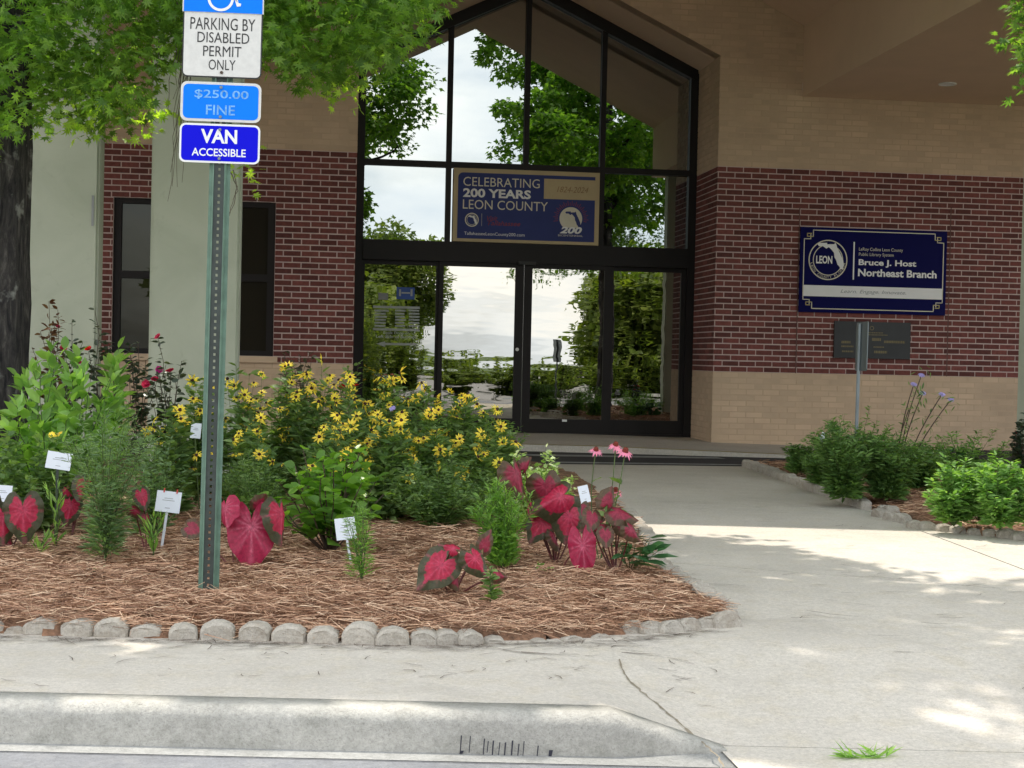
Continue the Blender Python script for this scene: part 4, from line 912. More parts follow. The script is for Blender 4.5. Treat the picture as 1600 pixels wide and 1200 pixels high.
def bush(name, label, cat, base, H, R, n_st, n_lf, llen, lmat, tpl=T_LANCE, group=None, stemmat=None, shape='vase', stem_r=.003, lw=1.0, whorl=1, leaf_obj=False,
         flowers=None, lo=.15, up=.25, jit=.45, twigs=0, zb=None, tipx=0.0):
    """multi stemmed plant: stems bow out from the base, leaves stand along them"""
    base = np.array(base, float); root = empty(name, tuple(base), label, cat, group)
    st, lf = Acc(), []; tips = []
    for i in range(n_st):
        t_ = rng.uniform(0, 2*np.pi); rr = R*math.sqrt(rng.uniform(0.02, 1)); hh = H*(1-.30*(rr/R)**2)*rng.uniform(.82, 1.0)
        if shape == 'dome': hh = H*math.sqrt(max(.05, 1-.8*(rr/R)**2))*rng.uniform(.75, 1)
        if shape == 'spire': rr *= .45; hh = H*(1-.4*(rr/R/.45)**2)*rng.uniform(.8, 1)
        tip = np.array([rr*math.cos(t_)+tipx, rr*math.sin(t_), hh]); k = 7
        u = np.linspace(0, 1, k)[:, None]; P_ = base+np.concatenate([tip[None, :2]*(u**1.5 if shape != 'dome' else u**.9), tip[2]*u**.92], 1); P_[1:] += rng.normal(0, .012*H, (k-1, 3))*u[1:]
        st.tube(P_, np.linspace(stem_r, stem_r*.45, k), 3); tips.append((P_[-1], P_[-1]-P_[-2]))
        m_ = max(1, int(n_lf*rng.uniform(.8, 1.2)))
        s_ = lo+(1-lo)*rng.random(m_)**.85; s_[0] = 1.0
        idx = s_*(k-1); i0 = np.minimum(idx.astype(int), k-2); fr_ = (idx-i0)[:, None]; Q = P_[i0]*(1-fr_)+P_[i0+1]*fr_; ax = P_[i0+1]-P_[i0]; ax /= np.linalg.norm(ax, axis=1)[:, None]
        for wv in range(whorl):
            an = rng.uniform(0, 2*np.pi, m_); out = np.stack([np.cos(an), np.sin(an), np.zeros(m_)], 1); D = out*(1-up)+ax*up+rng.normal(0, jit*.4, (m_, 3))
            sz = llen*(1.05-.45*s_)*rng.uniform(.7, 1.15, m_)
            if twigs:   # leaves carried on short side twigs
                off = out*(rng.uniform(.0, twigs, m_)*(1.1-s_))[:, None]; off[:, 2] += rng.uniform(-.1, .4, m_)*np.linalg.norm(off, axis=1); QQ = Q+off
            else: QQ = Q
            lf.append((QQ, D, sz))
    Q = np.concatenate([a_[0] for a_ in lf]); D = np.concatenate([a_[1] for a_ in lf]); sz = np.concatenate([a_[2] for a_ in lf])
    keep = Q[:, 2] > base[2]+.01; Q, D, sz = Q[keep], D[keep], sz[keep]
    Fm = leaf_frames(D, upj=jit); Fm = Fm*sz[:, None, None]; Fm[:, :, 0] *= lw
    if leaf_obj:
        lm = Acc().add(tpl[0], tpl[1]).mesh('leaf', lmat, True)
        for i in range(len(Q)):
            m_ = Matrix(((*Fm[i, 0], Q[i, 0]), (*Fm[i, 1], Q[i, 1]), (*Fm[i, 2], Q[i, 2]), (0, 0, 0, 1))); mesh_obj('leaf', lm, root, m_)
    else: Acc().inst(tpl, Fm, Q).obj('foliage', lmat, root, smooth=False, kind='stuff')
    st.obj('stems', stemmat or M_stem, root, kind='stuff')
    if flowers:
        me, n_, s_, nm = flowers
        for (p, d) in tips[:n_]:
            nn = d/np.linalg.norm(d)*.5+TOCAM*rng.uniform(.0, .9)+rng.normal(0, .35, 3); place_flower(me[random.randrange(len(me))] if isinstance(me, list) else me, p+np.array([0, 0, .012]), nn, root, s_*random.uniform(.68, 1.12), nm)
    return root, tips
def gb(px, py): 
    q = G(px, py, .05); return q
def sz_at(q): return FPX/((q-EYE)@CF)
def B(px, pyb, pyt, hw, Y=None):
    q = gb(px, pyb); s_ = sz_at(q); return q, (pyb-pyt)/s_, hw/s_

# ---- black-eyed susans
SUS = [(262, 815, 618, 36, 9, 'leftmost black-eyed susan clump between the pale shrub and the green post'),
       (306, 790, 590, 36, 12, 'black-eyed susan clump just left of the green post before the pale column'),
       (372, 800, 578, 34, 12, 'black-eyed susan clump just right of the green post'),
       (428, 790, 566, 40, 16, 'tall black-eyed susan clump under the window edge'),
       (486, 795, 570, 40, 17, 'tallest black-eyed susan clump before the brick between window and doors'),
       (545, 800, 590, 42, 20, 'dense black-eyed susan clump before the left door jamb'),
       (604, 795, 580, 42, 22, 'dense black-eyed susan clump beside the single violet flower'),
       (655, 800, 604, 40, 16, 'black-eyed susan clump before the glass side light'),
       (512, 822, 640, 46, 12, 'low black-eyed susan clump behind the bright heart-leaved bush'),
       (600, 822, 640, 46, 16, 'low black-eyed susan clump above the dark green salvia'),
       (672, 815, 652, 46, 16, 'low black-eyed susan clump left of the feathery green bush'),
       (722, 800, 600, 38, 11, 'black-eyed susan clump before the first sliding door'),
       (768, 800, 640, 38, 11, 'rightmost tall black-eyed susan clump before the door stiles'),
       (745, 812, 668, 36, 9, 'orange tinged black-eyed susan clump above the feathery bush'),
       (395, 818, 655, 40, 8, 'short sparse black-eyed susan clump behind the big red caladium')]
for px, pb_, pt_, hw, nf, lab in SUS:
    q, H_, R_ = B(px, pb_, pt_, hw); H_ *= 1.07
    bush('black_eyed_susan', lab, 'black-eyed susan', q, H_, R_*1.15, int(nf*1.5)+12, 38, .105, M_lf_sus, T_LANCE, 'black-eyed susans in the large bed', shape='dome', stem_r=.0022, lw=1.6,
         flowers=(FL_SUS, int(nf*1.5), .95, 'flower_head'), lo=.08, twigs=.05)
# ---- foliage plants of the large bed
q, H_, R_ = B(88, 820, 512, 112); bush('milkweed_shrub', 'large pale green broad-leaved shrub in front of the tree trunk', 'shrub', q, H_, R_, 42, 17, .155, M_lf_milk, T_OVATE, leaf_obj=True, shape='dome', stem_r=.005, lw=.78, lo=.3, up=.5)
q, H_, R_ = B(180, 790, 522, 34); bush('milkweed_shrub', 'narrow pale green shrub with upright leaves before the dark window', 'shrub', q, H_, R_, 7, 16, .17, M_lf_milk, T_OVATE, leaf_obj=True, shape='spire', stem_r=.005, lw=.78, lo=.4, up=.5)
q, H_, R_ = B(165, 880, 600, 62); bush('feathery_perennial', 'tall wispy bluish green perennial with very fine leaves left of the white tag', 'plant', q, H_, R_*1.35, 36, 85, .06, M_lf_fine, T_LANCE, shape='vase', stem_r=.0022, lw=.8, lo=.05, twigs=.07)
q, H_, R_ = B(235, 850, 655, 45); bush('fine_perennial', 'small-leaved green perennial between wispy plant and post', 'plant', q, H_, R_*1.2, 24, 70, .055, M_lf_fine, T_LANCE, shape='dome', stem_r=.002, lw=1.3, lo=.1, twigs=.06)
q, H_, R_ = B(45, 835, 655, 85); bush('low_perennial', 'low green leafy perennial under the pale shrub at the left edge', 'plant', q, H_, R_, 30, 60, .07, M_lf_sus, T_OVATE, shape='dome', stem_r=.002, lw=1.0, lo=.05, twigs=.06, flowers=(FL_SMY, 6, 1.0, 'yellow_bloom'))
q, H_, R_ = B(515, 868, 690, 112); bush('beautyberry_bush', 'bright green bush with heart-shaped leaves and tiny white flowers in bed centre', 'shrub', q, H_, R_, 40, 14, .105, M_lf_beauty, T_OVATE, leaf_obj=True, stemmat=M_wood, shape='dome', stem_r=.005, lw=1.3, lo=.2, flowers=(FL_WHT, 8, .8, 'white_bloom'))
q, H_, R_ = B(565, 922, 770, 34); bush('young_willowy_plant', 'young thin-leaved plant beside the white tag in a ring of bare soil', 'plant', q, H_, R_, 13, 50, .05, M_lf_spruce, T_LANCE, shape='vase', stem_r=.0022, lw=.6, lo=.15, twigs=.04)
q, H_, R_ = B(685, 830, 690, 92); bush('salvia_bush', 'dark green fine-leaved bush below the yellow flowers right of centre', 'shrub', q, H_, R_, 50, 60, .062, M_lf_sus, T_LANCE, shape='dome', stem_r=.002, lw=1.4, lo=.1, twigs=.07)
q, H_, R_ = B(620, 815, 690, 55); bush('salvia_bush', 'dark green bush behind the bright heart-leaved bush', 'shrub', q, H_, R_, 36, 56, .062, M_lf_sus, T_LANCE, shape='dome', stem_r=.002, lw=1.4, lo=.1, twigs=.07)
q, H_, R_ = B(400, 830, 690, 70); bush('salvia_bush', 'dark green bush right of the post behind the big red caladium', 'shrub', q, H_, R_, 40, 66, .05, M_lf_sus, T_LANCE, shape='dome', stem_r=.002, lw=1.2, lo=.1, twigs=.07)
q, H_, R_ = B(785, 898, 742, 52); bush('feathery_bush', 'bright green feathery conifer-like bush left of the caladium cluster', 'shrub', q, H_, R_, 36, 60, .058, M_lf_spruce, T_LANCE, shape='vase', stem_r=.002, lw=1.0, lo=.08, up=.4, twigs=.05)
q, H_, R_ = B(836, 832, 686, 70); bush('variegated_bush', 'white variegated bush at the walk edge behind the caladiums', 'shrub', q, H_, R_, 46, 56, .055, M_lf_varieg, T_OVATE, shape='dome', stem_r=.002, lw=1.0, lo=.15, twigs=.05)
q, H_, R_ = B(985, 898, 832, 46); bush('hellebore', 'low plant with drooping glossy dark green leaves by the walk edge', 'plant', q, H_*1.1, R_, 14, 4, .17, M_lf_hell, T_LANCE, leaf_obj=True, shape='dome', stem_r=.003, lw=1.6, lo=.6, up=.1)
q, H_, R_ = B(766, 948, 872, 14); bush('leafy_sprig', 'short upright leafy sprig in front of the feathery bush', 'plant', q, H_, R_, 4, 12, .055, M_lf_sus, T_OVATE, shape='spire', stem_r=.003, lw=.8, lo=.1)
q, H_, R_ = B(842, 905, 880, 28); bush('ground_sprig', 'tiny pale green seedling patch before the front caladium leaf', 'plant', q, H_, R_, 7, 8, .035, M_lf_milk, T_OVATE, shape='dome', stem_r=.0015, lw=.9)
q, H_, R_ = B(160, 902, 885, 22); bush('ground_sprig', 'tiny grey green seedling in the straw left of the post', 'plant', q, H_, R_, 6, 8, .035, M_lf_fine, T_OVATE, shape='dome', stem_r=.0015, lw=.6)
for px, py, pt_, hw, lab in ((240, 872, 790, 16, 'thin grassy shoots behind the white tag left of the post'), (88, 862, 745, 30, 'upright strappy green shoots between the two left red caladiums'), (60, 870, 830, 40, 'sparse green shoots low in the straw at far left')):
    q, H_, R_ = B(px, py, pt_, hw); bush('grassy_shoots', lab, 'plant', q, H_, R_, 7, 7, .09, M_lf_milk, T_THIN, shape='vase', stem_r=.0018, lw=2.0, lo=.05, up=.7)
# soil rings
for px, py, r_ in ((575, 926, .085), (485, 882, .16), (150, 903, .12)):
    q = G(px, py, .06); k = 16; V = [(q[0], q[1], float(bedz(bed1, q[0], q[1]))+.012)]+[(q[0]+r_*rng.uniform(.8, 1.15)*math.cos(2*math.pi*i/k), q[1]+r_*rng.uniform(.8, 1.15)*math.sin(2*math.pi*i/k), float(bedz(bed1, q[0], q[1]))+.002) for i in range(k)]
    o_ = Acc().add(V, [(0, 1+i, 1+(i+1) % k) for i in range(k)]).obj('soil', M_soil, kind='structure')
# roses and others against the building
def rose(px, pb_, pt_, hw, lab, fl, nf, n=9, mat=M_lf_rose, s=1.0):
    q, H_, R_ = B(px, pb_, pt_, hw); return bush('rose_bush', lab, 'rose bush', q, H_, R_, n, 30, .08, mat, T_OVATE, 'rose bushes', stemmat=M_wood, shape='vase', stem_r=.004, lw=.95, lo=.3, twigs=.06, flowers=(fl, nf, s, 'rose_bloom'))
rose(82, 770, 452, 34, 'rose bush with reddish new leaves beside the tree trunk', FL_ROSE, 1, 7, M_lf_bronze)
rose(100, 765, 500, 50, 'dark rose bush with red bloom between the trunk and pale column', FL_ROSE, 2, 9)
rose(148, 770, 462, 28, 'slender rose bush with a red star bloom on top before the brick strip', FL_RED, 1, 6)
rose(212, 770, 505, 34, 'rose bush with one magenta bloom before the dark window', FL_MAG, 1, 8, s=1.2)
rose(262, 780, 500, 34, 'rose bush with dark pink blooms before the pale column', FL_ROSE, 4, 9)
rose(462, 745, 512, 30, 'dusty brown green bush before the red brick right of the window', FL_SMY, 0, 10, M_lf_dusty)
rose(545, 750, 520, 24, 'green bush with one round red bloom by the left door jamb', FL_RED, 2, 9, M_lf_sus, 1.1)
rose(480, 760, 590, 60, 'dark leafy bush behind the yellow flowers under the window', FL_WHT, 0, 16, M_lf_dark)
rose(1597, 765, 640, 16, 'rose bush with dark red blooms at the right edge by the column', FL_ROSE, 2, 10)
# violet flower among the susans
q, H_, R_ = B(608, 800, 600, 8); bush('violet_flower', 'single violet blossom on a thin stem above the black-eyed susans', 'flower', q, H_, .02, 1, 6, .05, M_lf_sus, flowers=(FL_LAV, 1, 1.0, 'lavender_bloom'))
# coneflower
q = gb(937, 880); root = empty('purple_coneflower', tuple(q), 'pink coneflower with four drooping blooms beside the walk', 'coneflower'); a = Acc(); al = []
for hx, hy_, v, s_ in ((931, 700, 0, 1), (962, 692, 1, 1.05), (977, 702, 0, 1.2), (962, 763, 1, 1.05)):
    t_ = W(hx, hy_+3, q[1]+random.uniform(-.05, .05)); u = np.linspace(0, 1, 8)[:, None]; P_ = q*(1-u)+t_*u; P_[:, 0] += np.sin(u[:, 0]*math.pi)*.03*(-1 if hx < 940 else .4); a.tube(P_, .0025, 4)
    place_flower(FL_CON[v], t_, (random.uniform(-.2, .2), -.45, .9), root, s_); al += [(P_[i], P_[i+1]-P_[i]) for i in (2, 3, 4, 5)]
a.obj('stems', M_stem, root, kind='stuff')
Q = np.array([x[0] for x in al]); an = rng.uniform(0, 6.28, len(Q)); D = np.stack([np.cos(an), np.sin(an)*.5, rng.uniform(-.2, .5, len(Q))], 1); Fm = leaf_frames(D)*rng.uniform(.05, .10, len(Q))[:, None, None]
Acc().inst(T_OVATE, Fm, Q).obj('leaves', M_lf_sus, root, kind='stuff')

# ---- caladiums
def ve_(dg_, rf):
    return -min(1, min(abs(((dg_-v+180) % 360)-180) for v in (-90, -62, -118, -35, -145, -8, -172, 20, 160, 48, 132))/10.0)
def heart(seed, fold=.10):
    r_ = np.random.default_rng(seed); K, Rg = 48, 7; V = [(0, 0, 0)]; rad = [0.0]; ve = [1.0]
    vang = [-90, -62, -118, -35, -145, -8, -172, 20, 160, 48, 132, 70, 110]
    for j in range(1, Rg+1):
        f = j/Rg
        for i in range(K):
            a_ = 2*math.pi*i/K-math.pi/2; dg_ = math.degrees(a_)
            up_ = abs(((dg_+90+180) % 360)-180)   # 0 at tip (down), 180 at notch (up)
            r = np.interp(up_, [0, 10, 25, 50, 80, 110, 140, 158, 170, 180], [.66, .58, .50, .42, .385, .39, .42, .38, .24, .10])
            r *= 1+.025*math.sin(7*a_+seed)
            x, y = r*f*math.cos(a_), r*f*math.sin(a_); z = -fold*abs(x)*1.2*f+(.020*math.sin(5*a_+seed*2)+.014*math.sin(11*a_+seed))*f*f+.02*(ve_(dg_, r*f))*f-.10*max(0, -y)**1.5*f+.02
            V.append((x, y, z)); rad.append(f)
            dm = min(abs(((dg_-v+180) % 360)-180) for v in vang)*math.pi/180*r*f; ve.append(max(0, 1-dm/(.026-.012*f))*(1-f*.45))
    F = [(0, 1+i, 1+(i+1) % K) for i in range(K)]+[(1+(j-1)*K+i, 1+j*K+i, 1+j*K+(i+1) % K, 1+(j-1)*K+(i+1) % K) for j in range(1, Rg) for i in range(K)]
    return V, F, rad, ve
CM = {}
def cal_mesh(v, mat):
    if (v, mat.name) not in CM:
        V, F, rad, ve = heart(v, (.10, .45, .8)[v % 3]); me = Acc().add(V, F).mesh('leaf', mat, True)
        for nm, d in (('rad', rad), ('vein', ve)): at = me.attributes.new(nm, 'FLOAT', 'POINT'); at.data.foreach_set('value', d)
        CM[(v, mat.name)] = me
    return CM[(v, mat.name)]
def caladium(label, base, leaves, mat=M_cal2):
    q = gb(*base); root = empty('caladium', tuple(q), label, 'caladium', 'red caladiums'); a_ = Acc()
    for i, L_ in enumerate(leaves):
        px, py, h_, roll, turn, tilt = L_[:6]; h_ *= .93; m2 = L_[6] if len(L_) > 6 else mat; wf_ = L_[7] if len(L_) > 7 else 1.0
        Yl = q[1]+rng.uniform(-.06, .04)-(.05 if tilt > 0 else 0); c = W(px, py-h_*.12, Yl); s_ = h_/sz_at(c)
        R_ = Matrix.Rotation(math.radians(turn), 4, 'Z') @ Matrix.Rotation(math.radians(90-tilt), 4, 'X') @ Matrix.Rotation(math.radians(roll), 4, 'Z')
        m_ = Matrix.Translation(Vector(c)) @ R_ @ Matrix.Diagonal((s_*wf_, s_, s_, 1)); mesh_obj('leaf', cal_mesh(i % 3 if abs(turn) < 40 else 1, m2), root, m_)
        back = c+np.array([0, .015, 0]); u = np.linspace(0, 1, 7)[:, None]; P_ = q*(1-u)+back*u; P_[:, 1] += np.sin(u[:, 0]*math.pi)*.03; P_[:, 0] += np.sin(u[:, 0]*math.pi)*rng.normal(0, .01); a_.tube(P_, np.linspace(.0045, .003, 7), 5)
    a_.obj('leaf_stalks', M_redstem, root, kind='stuff')
caladium('large pink-red caladium beside the green post, its biggest leaf hanging', (366, 893), [(393, 836, 118, 0, 4, 12, M_cal, .92), (438, 812, 84, -6, 58, 10, M_cal2), (352, 800, 60, 30, -50, 20), (298, 830, 46, 70, -20, 30, M_cal3), (405, 795, 40, 160, 10, -30, M_cal3)], M_cal)
caladium('red caladium with two big leaves cut by the left picture edge', (12, 868), [(36, 806, 88, 4, 0, 8), (4, 815, 80, 0, 30, 10), (-30, 800, 80, 0, 0, 10), (10, 850, 40, 20, 40, 20, M_cal3)])
caladium('small red caladium with two narrow leaves under the upper left tag', (112, 840), [(110, 795, 56, -12, 25, 10), (132, 763, 48, -20, 30, 10), (104, 770, 30, 40, 60, 30)])
caladium('small orange red caladium left of the white tag with red clips', (228, 866), [(221, 778, 42, 10, 30, 20), (228, 812, 30, 0, 40, 20, M_cal3), (210, 800, 30, 50, 20, 20, M_cal3)])
caladium('low red caladium alone in the straw at front centre', (706, 938), [(690, 892, 88, -42, -8, 22), (741, 878, 62, 30, 22, 20), (708, 862, 42, -110, 0, 35), (757, 858, 46, 150, 30, 0, M_cal3), (777, 903, 34, 80, 30, 20, M_cal3), (712, 908, 34, 10, 30, 20, M_cal3)])
caladium('tall caladium cluster with maroon and pink leaves at the bed tip', (868, 888), [(806, 748, 76, 12, 40, 15, M_cal3), (852, 766, 66, 10, 8, -5, M_cal3, 1.2), (876, 785, 86, -62, 0, 25, M_cal2, 1.1), (848, 822, 66, -30, -8, 20), (889, 815, 74, -8, 5, 10), (838, 798, 34, -20, 0, 10, M_cal), (905, 800, 54, -30, 20, 20, M_cal3), (866, 842, 44, 10, 60, 20, M_cal3), (820, 735, 34, 150, 20, -10, M_cal3)], M_cal2)
caladium('single bright pink caladium leaf hanging in front of the cluster', (876, 905), [(910, 862, 92, 6, 0, 6, M_cal, .68)])
caladium('broad reddish green caladium right of the cluster under the coneflower', (962, 902), [(934, 826, 54, -70, 0, 45, M_cal3), (965, 806, 58, 60, 10, 50, M_cal3), (950, 790, 44, 165, 10, 0, M_cal3), (925, 812, 46, -20, 20, 30, M_cal3), (985, 832, 44, 40, 30, 20, M_cal3), (972, 822, 40, 10, 0, 30, M_cal3), (946, 838, 40, 0, 0, 30, M_cal3)], M_cal3)

# ---- plant name tags
def ptag(label, px, py, w_, h_, fx, fy, tilt, turn=0, clips=False, stake=M_tag):
    ft = gb(fx, fy); c = W(px, py, ft[1]-.01); s_ = 1/sz_at(c); root = empty('plant_tag', tuple(ft), label, 'plant tag', 'white plant name tags')
    R_ = Matrix.Translation(Vector(c)) @ Matrix.Rotation(math.radians(turn), 4, 'Z') @ Matrix.Rotation(math.radians(tilt), 4, 'Y') @ Matrix.Rotation(math.radians(-12), 4, 'X')
    W_, H_ = w_*s_, h_*s_
    o_ = Acc().box((-W_/2, -.001, -H_/2), (W_/2, .001, H_/2)).obj('card', M_tag, root); o_.matrix_basis = R_
    a_ = Acc()
    for k_, (f, zz) in enumerate(((.35, .16), (.5, .06), (.2, -.3))): a_.box((-W_*f/2, -.0016, H_*zz-.0012), (W_*f/2, -.0011, H_*zz+.0012))
    p_ = a_.obj('printed_lines', M_grey, o_)
    u = np.linspace(0, 1, 3)[:, None]; bt_ = np.array(R_ @ Vector((0, .002, -H_*.45))); P_ = (ft-np.array([0, 0, .03]))*(1-u)+bt_*u
    d = np.array([.0065*max(.6, w_/40), 0, 0]); V = []
    for p in P_: V += [p-d, p+d, p+d+[0, .003, 0], p-d+[0, .003, 0]]
    Acc().add(V, [(i*4+j, i*4+(j+1) % 4, (i+1)*4+(j+1) % 4, (i+1)*4+j) for i in range(2) for j in range(4)]).obj('stake', stake, root)
    if clips:
        for cx_ in (-.22, .3):
            k_ = Acc().box((W_*cx_-.003, -.004, H_*.42), (W_*cx_+.003, .004, H_*.42+.02)).obj('clip', M_clip, root); k_.matrix_basis = R_
ptag('white plant tag with two red clips on a white stake left of the post', 263, 784, 38, 33, 250, 864, 6, 0, True)
ptag('white plant tag tilted back beside the young thin-leaved plant', 540, 826, 32, 34, 552, 888, -6, 10)
ptag('white plant tag on a dark stake under the pale broad-leaved shrub', 92, 720, 38, 27, 86, 858, 8, 0, False, M_web)
ptag('white plant tag cut by the left picture edge above the red caladium', 4, 771, 28, 26, -2, 850, 4, 0, False, M_web)
ptag('pale plant tag mostly hidden behind the post among yellow flowers', 306, 673, 16, 24, 312, 800, 4, 0, False, M_stem)
ptag('narrow pale blue plant tag standing behind the right caladiums', 913, 772, 18, 27, 918, 860, -10, 20)
ptag('thin white tag stuck at a slant in the shrubs right of the walk', 1284, 684, 8, 18, 1276, 745, 35)

# ---- bed right of the walk
for px, pb_, pt_, hw, n, lab in ((1252, 742, 692, 28, 14, 'small dark green bush at the far end of the right bed'), (1318, 782, 655, 52, 40, 'dense dark green bush at the foot of the slim steel pole'), (1386, 782, 668, 52, 40, 'dense dark green bush below the tall lavender flowers'),
                            (1438, 770, 685, 34, 22, 'dark green bush tucked behind the sunlit pale bush'), (1290, 760, 700, 34, 20, 'low dark green bush beside the slanted white tag')):
    q, H_, R_ = B(px, pb_, pt_, hw); bush('green_bush', lab, 'shrub', q, H_, R_*1.3, int(n*1.5), 75, .08, M_lf_dark, T_LANCE, 'dark green bushes of the right bed', shape='vase', stem_r=.003, lw=1.4, lo=.03, twigs=.10)
for px, pb_, pt_, hw, lab in ((1490, 822, 708, 42, 'sunlit pale green bush behind the front stones of the right bed'), (1562, 828, 705, 44, 'sunlit pale green bush nearest the right picture edge'), (1622, 832, 712, 40, 'sunlit pale green bush cut by the right picture edge'), (1530, 815, 715, 30, 'slim sunlit pale green bush between its two wider neighbours')):
    q, H_, R_ = B(px, pb_, pt_, hw); bush('pale_bush', lab, 'shrub', q, H_, R_*1.1, 34, 56, .085, M_lf_lit, T_LANCE, 'pale green bushes of the right bed', shape='dome', stem_r=.003, lw=1.7, lo=.1, twigs=.05)
q, H_, R_ = B(1490, 745, 690, 40); bush('broad_leaf_plant', 'dark broad-leaved plant with a white bloom behind the pale bushes', 'plant', q, H_, R_, 9, 6, .16, M_lf_hell, T_OVATE, leaf_obj=True, shape='dome', stem_r=.004, lw=.9, flowers=(FL_WHT, 2, 1.4, 'white_bloom'))
q = gb(1405, 775); root = empty('lavender_flower', tuple(q), 'tall wispy plant with pale lavender blooms against the tan brick', 'flower'); a = Acc(); Qs = []
for hx, hy_ in ((1440, 586), (1428, 600), (1442, 614), (1472, 616), (1486, 624), (1420, 640)):
    t_ = W(hx, hy_, q[1]); u = np.linspace(0, 1, 9)[:, None]; P_ = q*(1-u)+t_*u; P_[:, 0] -= np.sin(u[:, 0]*math.pi)*.05; a.tube(P_, .004, 4); Qs += [P_[i]+rng.normal(0, .03, 3) for i in (3, 4, 5, 6, 7, 8) for _ in range(5)]
    if hy_ < 630: place_flower(FL_LAV, t_, (0, -.6, .8), root, 1.0, 'lavender_bloom')
a.obj('stems', M_wood, root, kind='stuff'); Q = np.array(Qs); D = rng.normal(0, 1, (len(Q), 3)); Acc().inst(T_LANCE, leaf_frames(D)*rng.uniform(.04, .07, len(Q))[:, None, None]*1.0, Q).obj('leaves', M_lf_sus, root, kind='stuff')
# weed tuft in the joint
q = G(1357, 1184, hwalk(1.4, 4.1)); root = empty('weed_tuft', tuple(q), 'small green grass tuft growing from the walk joint at bottom right', 'weed')
n = 46; an = rng.uniform(0, 6.28, n); D = np.stack([np.cos(an)*1.5, np.sin(an)*.6, rng.uniform(.15, .9, n)], 1); Q = np.tile(q, (n, 1)); Q[:, 0] += rng.uniform(-.06, .06, n); Q[:, 2] = [hwalk(x_, y_)+.0 for x_, y_ in Q[:, :2]]
Fm = leaf_frames(D)*rng.uniform(.035, .08, n)[:, None, None]; Fm[:, :, 0] *= 1.5; Acc().inst(T_THIN, Fm, Q).obj('blades', M_lf_milk, root, kind='stuff')

# ================================================================== TREES
SX, SY = SUNV[0]/SUNV[2], SUNV[1]/SUNV[2]
def shadow(P): return P[:, 0]-SX*P[:, 2], P[:, 1]-SY*P[:, 2]
lit = [(G(x, y), r) for x, y, r in ((1130, 815, .12), (1220, 822, .13), (1300, 832, .14), (1380, 838, .16), (1450, 848, .2), (1540, 862, .25), (1590, 880, .25), (1180, 850, .07), (1120, 940, .07), (1170, 955, .06), (1265, 1015, .05), (1290, 1018, .05),
       (1360, 1095, .07), (1410, 1105, .05), (1500, 1078, .07), (1550, 1085, .07), (1250, 1150, .06), (1320, 1160, .05), (1570, 1000, .08), (1540, 940, .07), (1480, 925, .06), (1200, 905, .05), (1520, 1150, .05), (1590, 1130, .06), (1060, 1000, .05), (1095, 935, .04), (1490, 780, .35), (1560, 790, .4), (850, 800, .18))]
glow = [(W(x, y, Y_), r*2.0) for x, y, Y_, r in ((130, 195, 8.6, .10), (100, 205, 8.6, .08), (165, 200, 8.6, .08), (150, 180, 8.6, .06), (215, 165, 8.8, .07), (240, 180, 8.8, .07), (225, 205, 8.8, .06), (565, 143, 8.8, .05), (392, 268, 8.8, .04), (655, 8, 9, .06), (80, 500, 8.2, .10))]
def keep_mask(P):  # shapes crowns: removes leaves along sun rays so sun patches land at chosen spots
    sx, sy = shadow(P); k = np.ones(len(P), bool)
    for c, r in lit: k &= ~((((sx-c[0])/1.7)**2+(sy-c[1])**2 < (r*1.5)**2) & (rng.random(len(P)) < (.86 if c[1] > 7.5 else .62)))
    for c, r in glow:
        cx_, cy_ = c[0]-SX*c[2], c[1]-SY*c[2]; k &= ~(((sx-cx_)**2+(sy-cy_)**2 < r*r) & (P[:, 2] > c[2]+.25))
    k &= ~((sx < 1.3) & (sy < 4.50-.131*(sx+.912)+.05*np.sin(sx*9)))
    k &= P[:, 1] < 11.0
    return k
M_suntone = leafmat('sun_toned_tree_leaf', (0.26, 0.40, 0.06), (0.42, 0.55, 0.10), 0.5)  # lighter leaf colour with sunlight on the low foliage painted in
T_BLADE = (np.array([(0, 0, 0), (.22, .18, .02), (.46, .42, -.05), (.20, .52, 0), (0, .95, -.08), (-.20, .52, 0), (-.46, .42, -.05), (-.22, .18, .02)])*1.0, [(0, 1, 2, 3, 4, 5, 6, 7)])
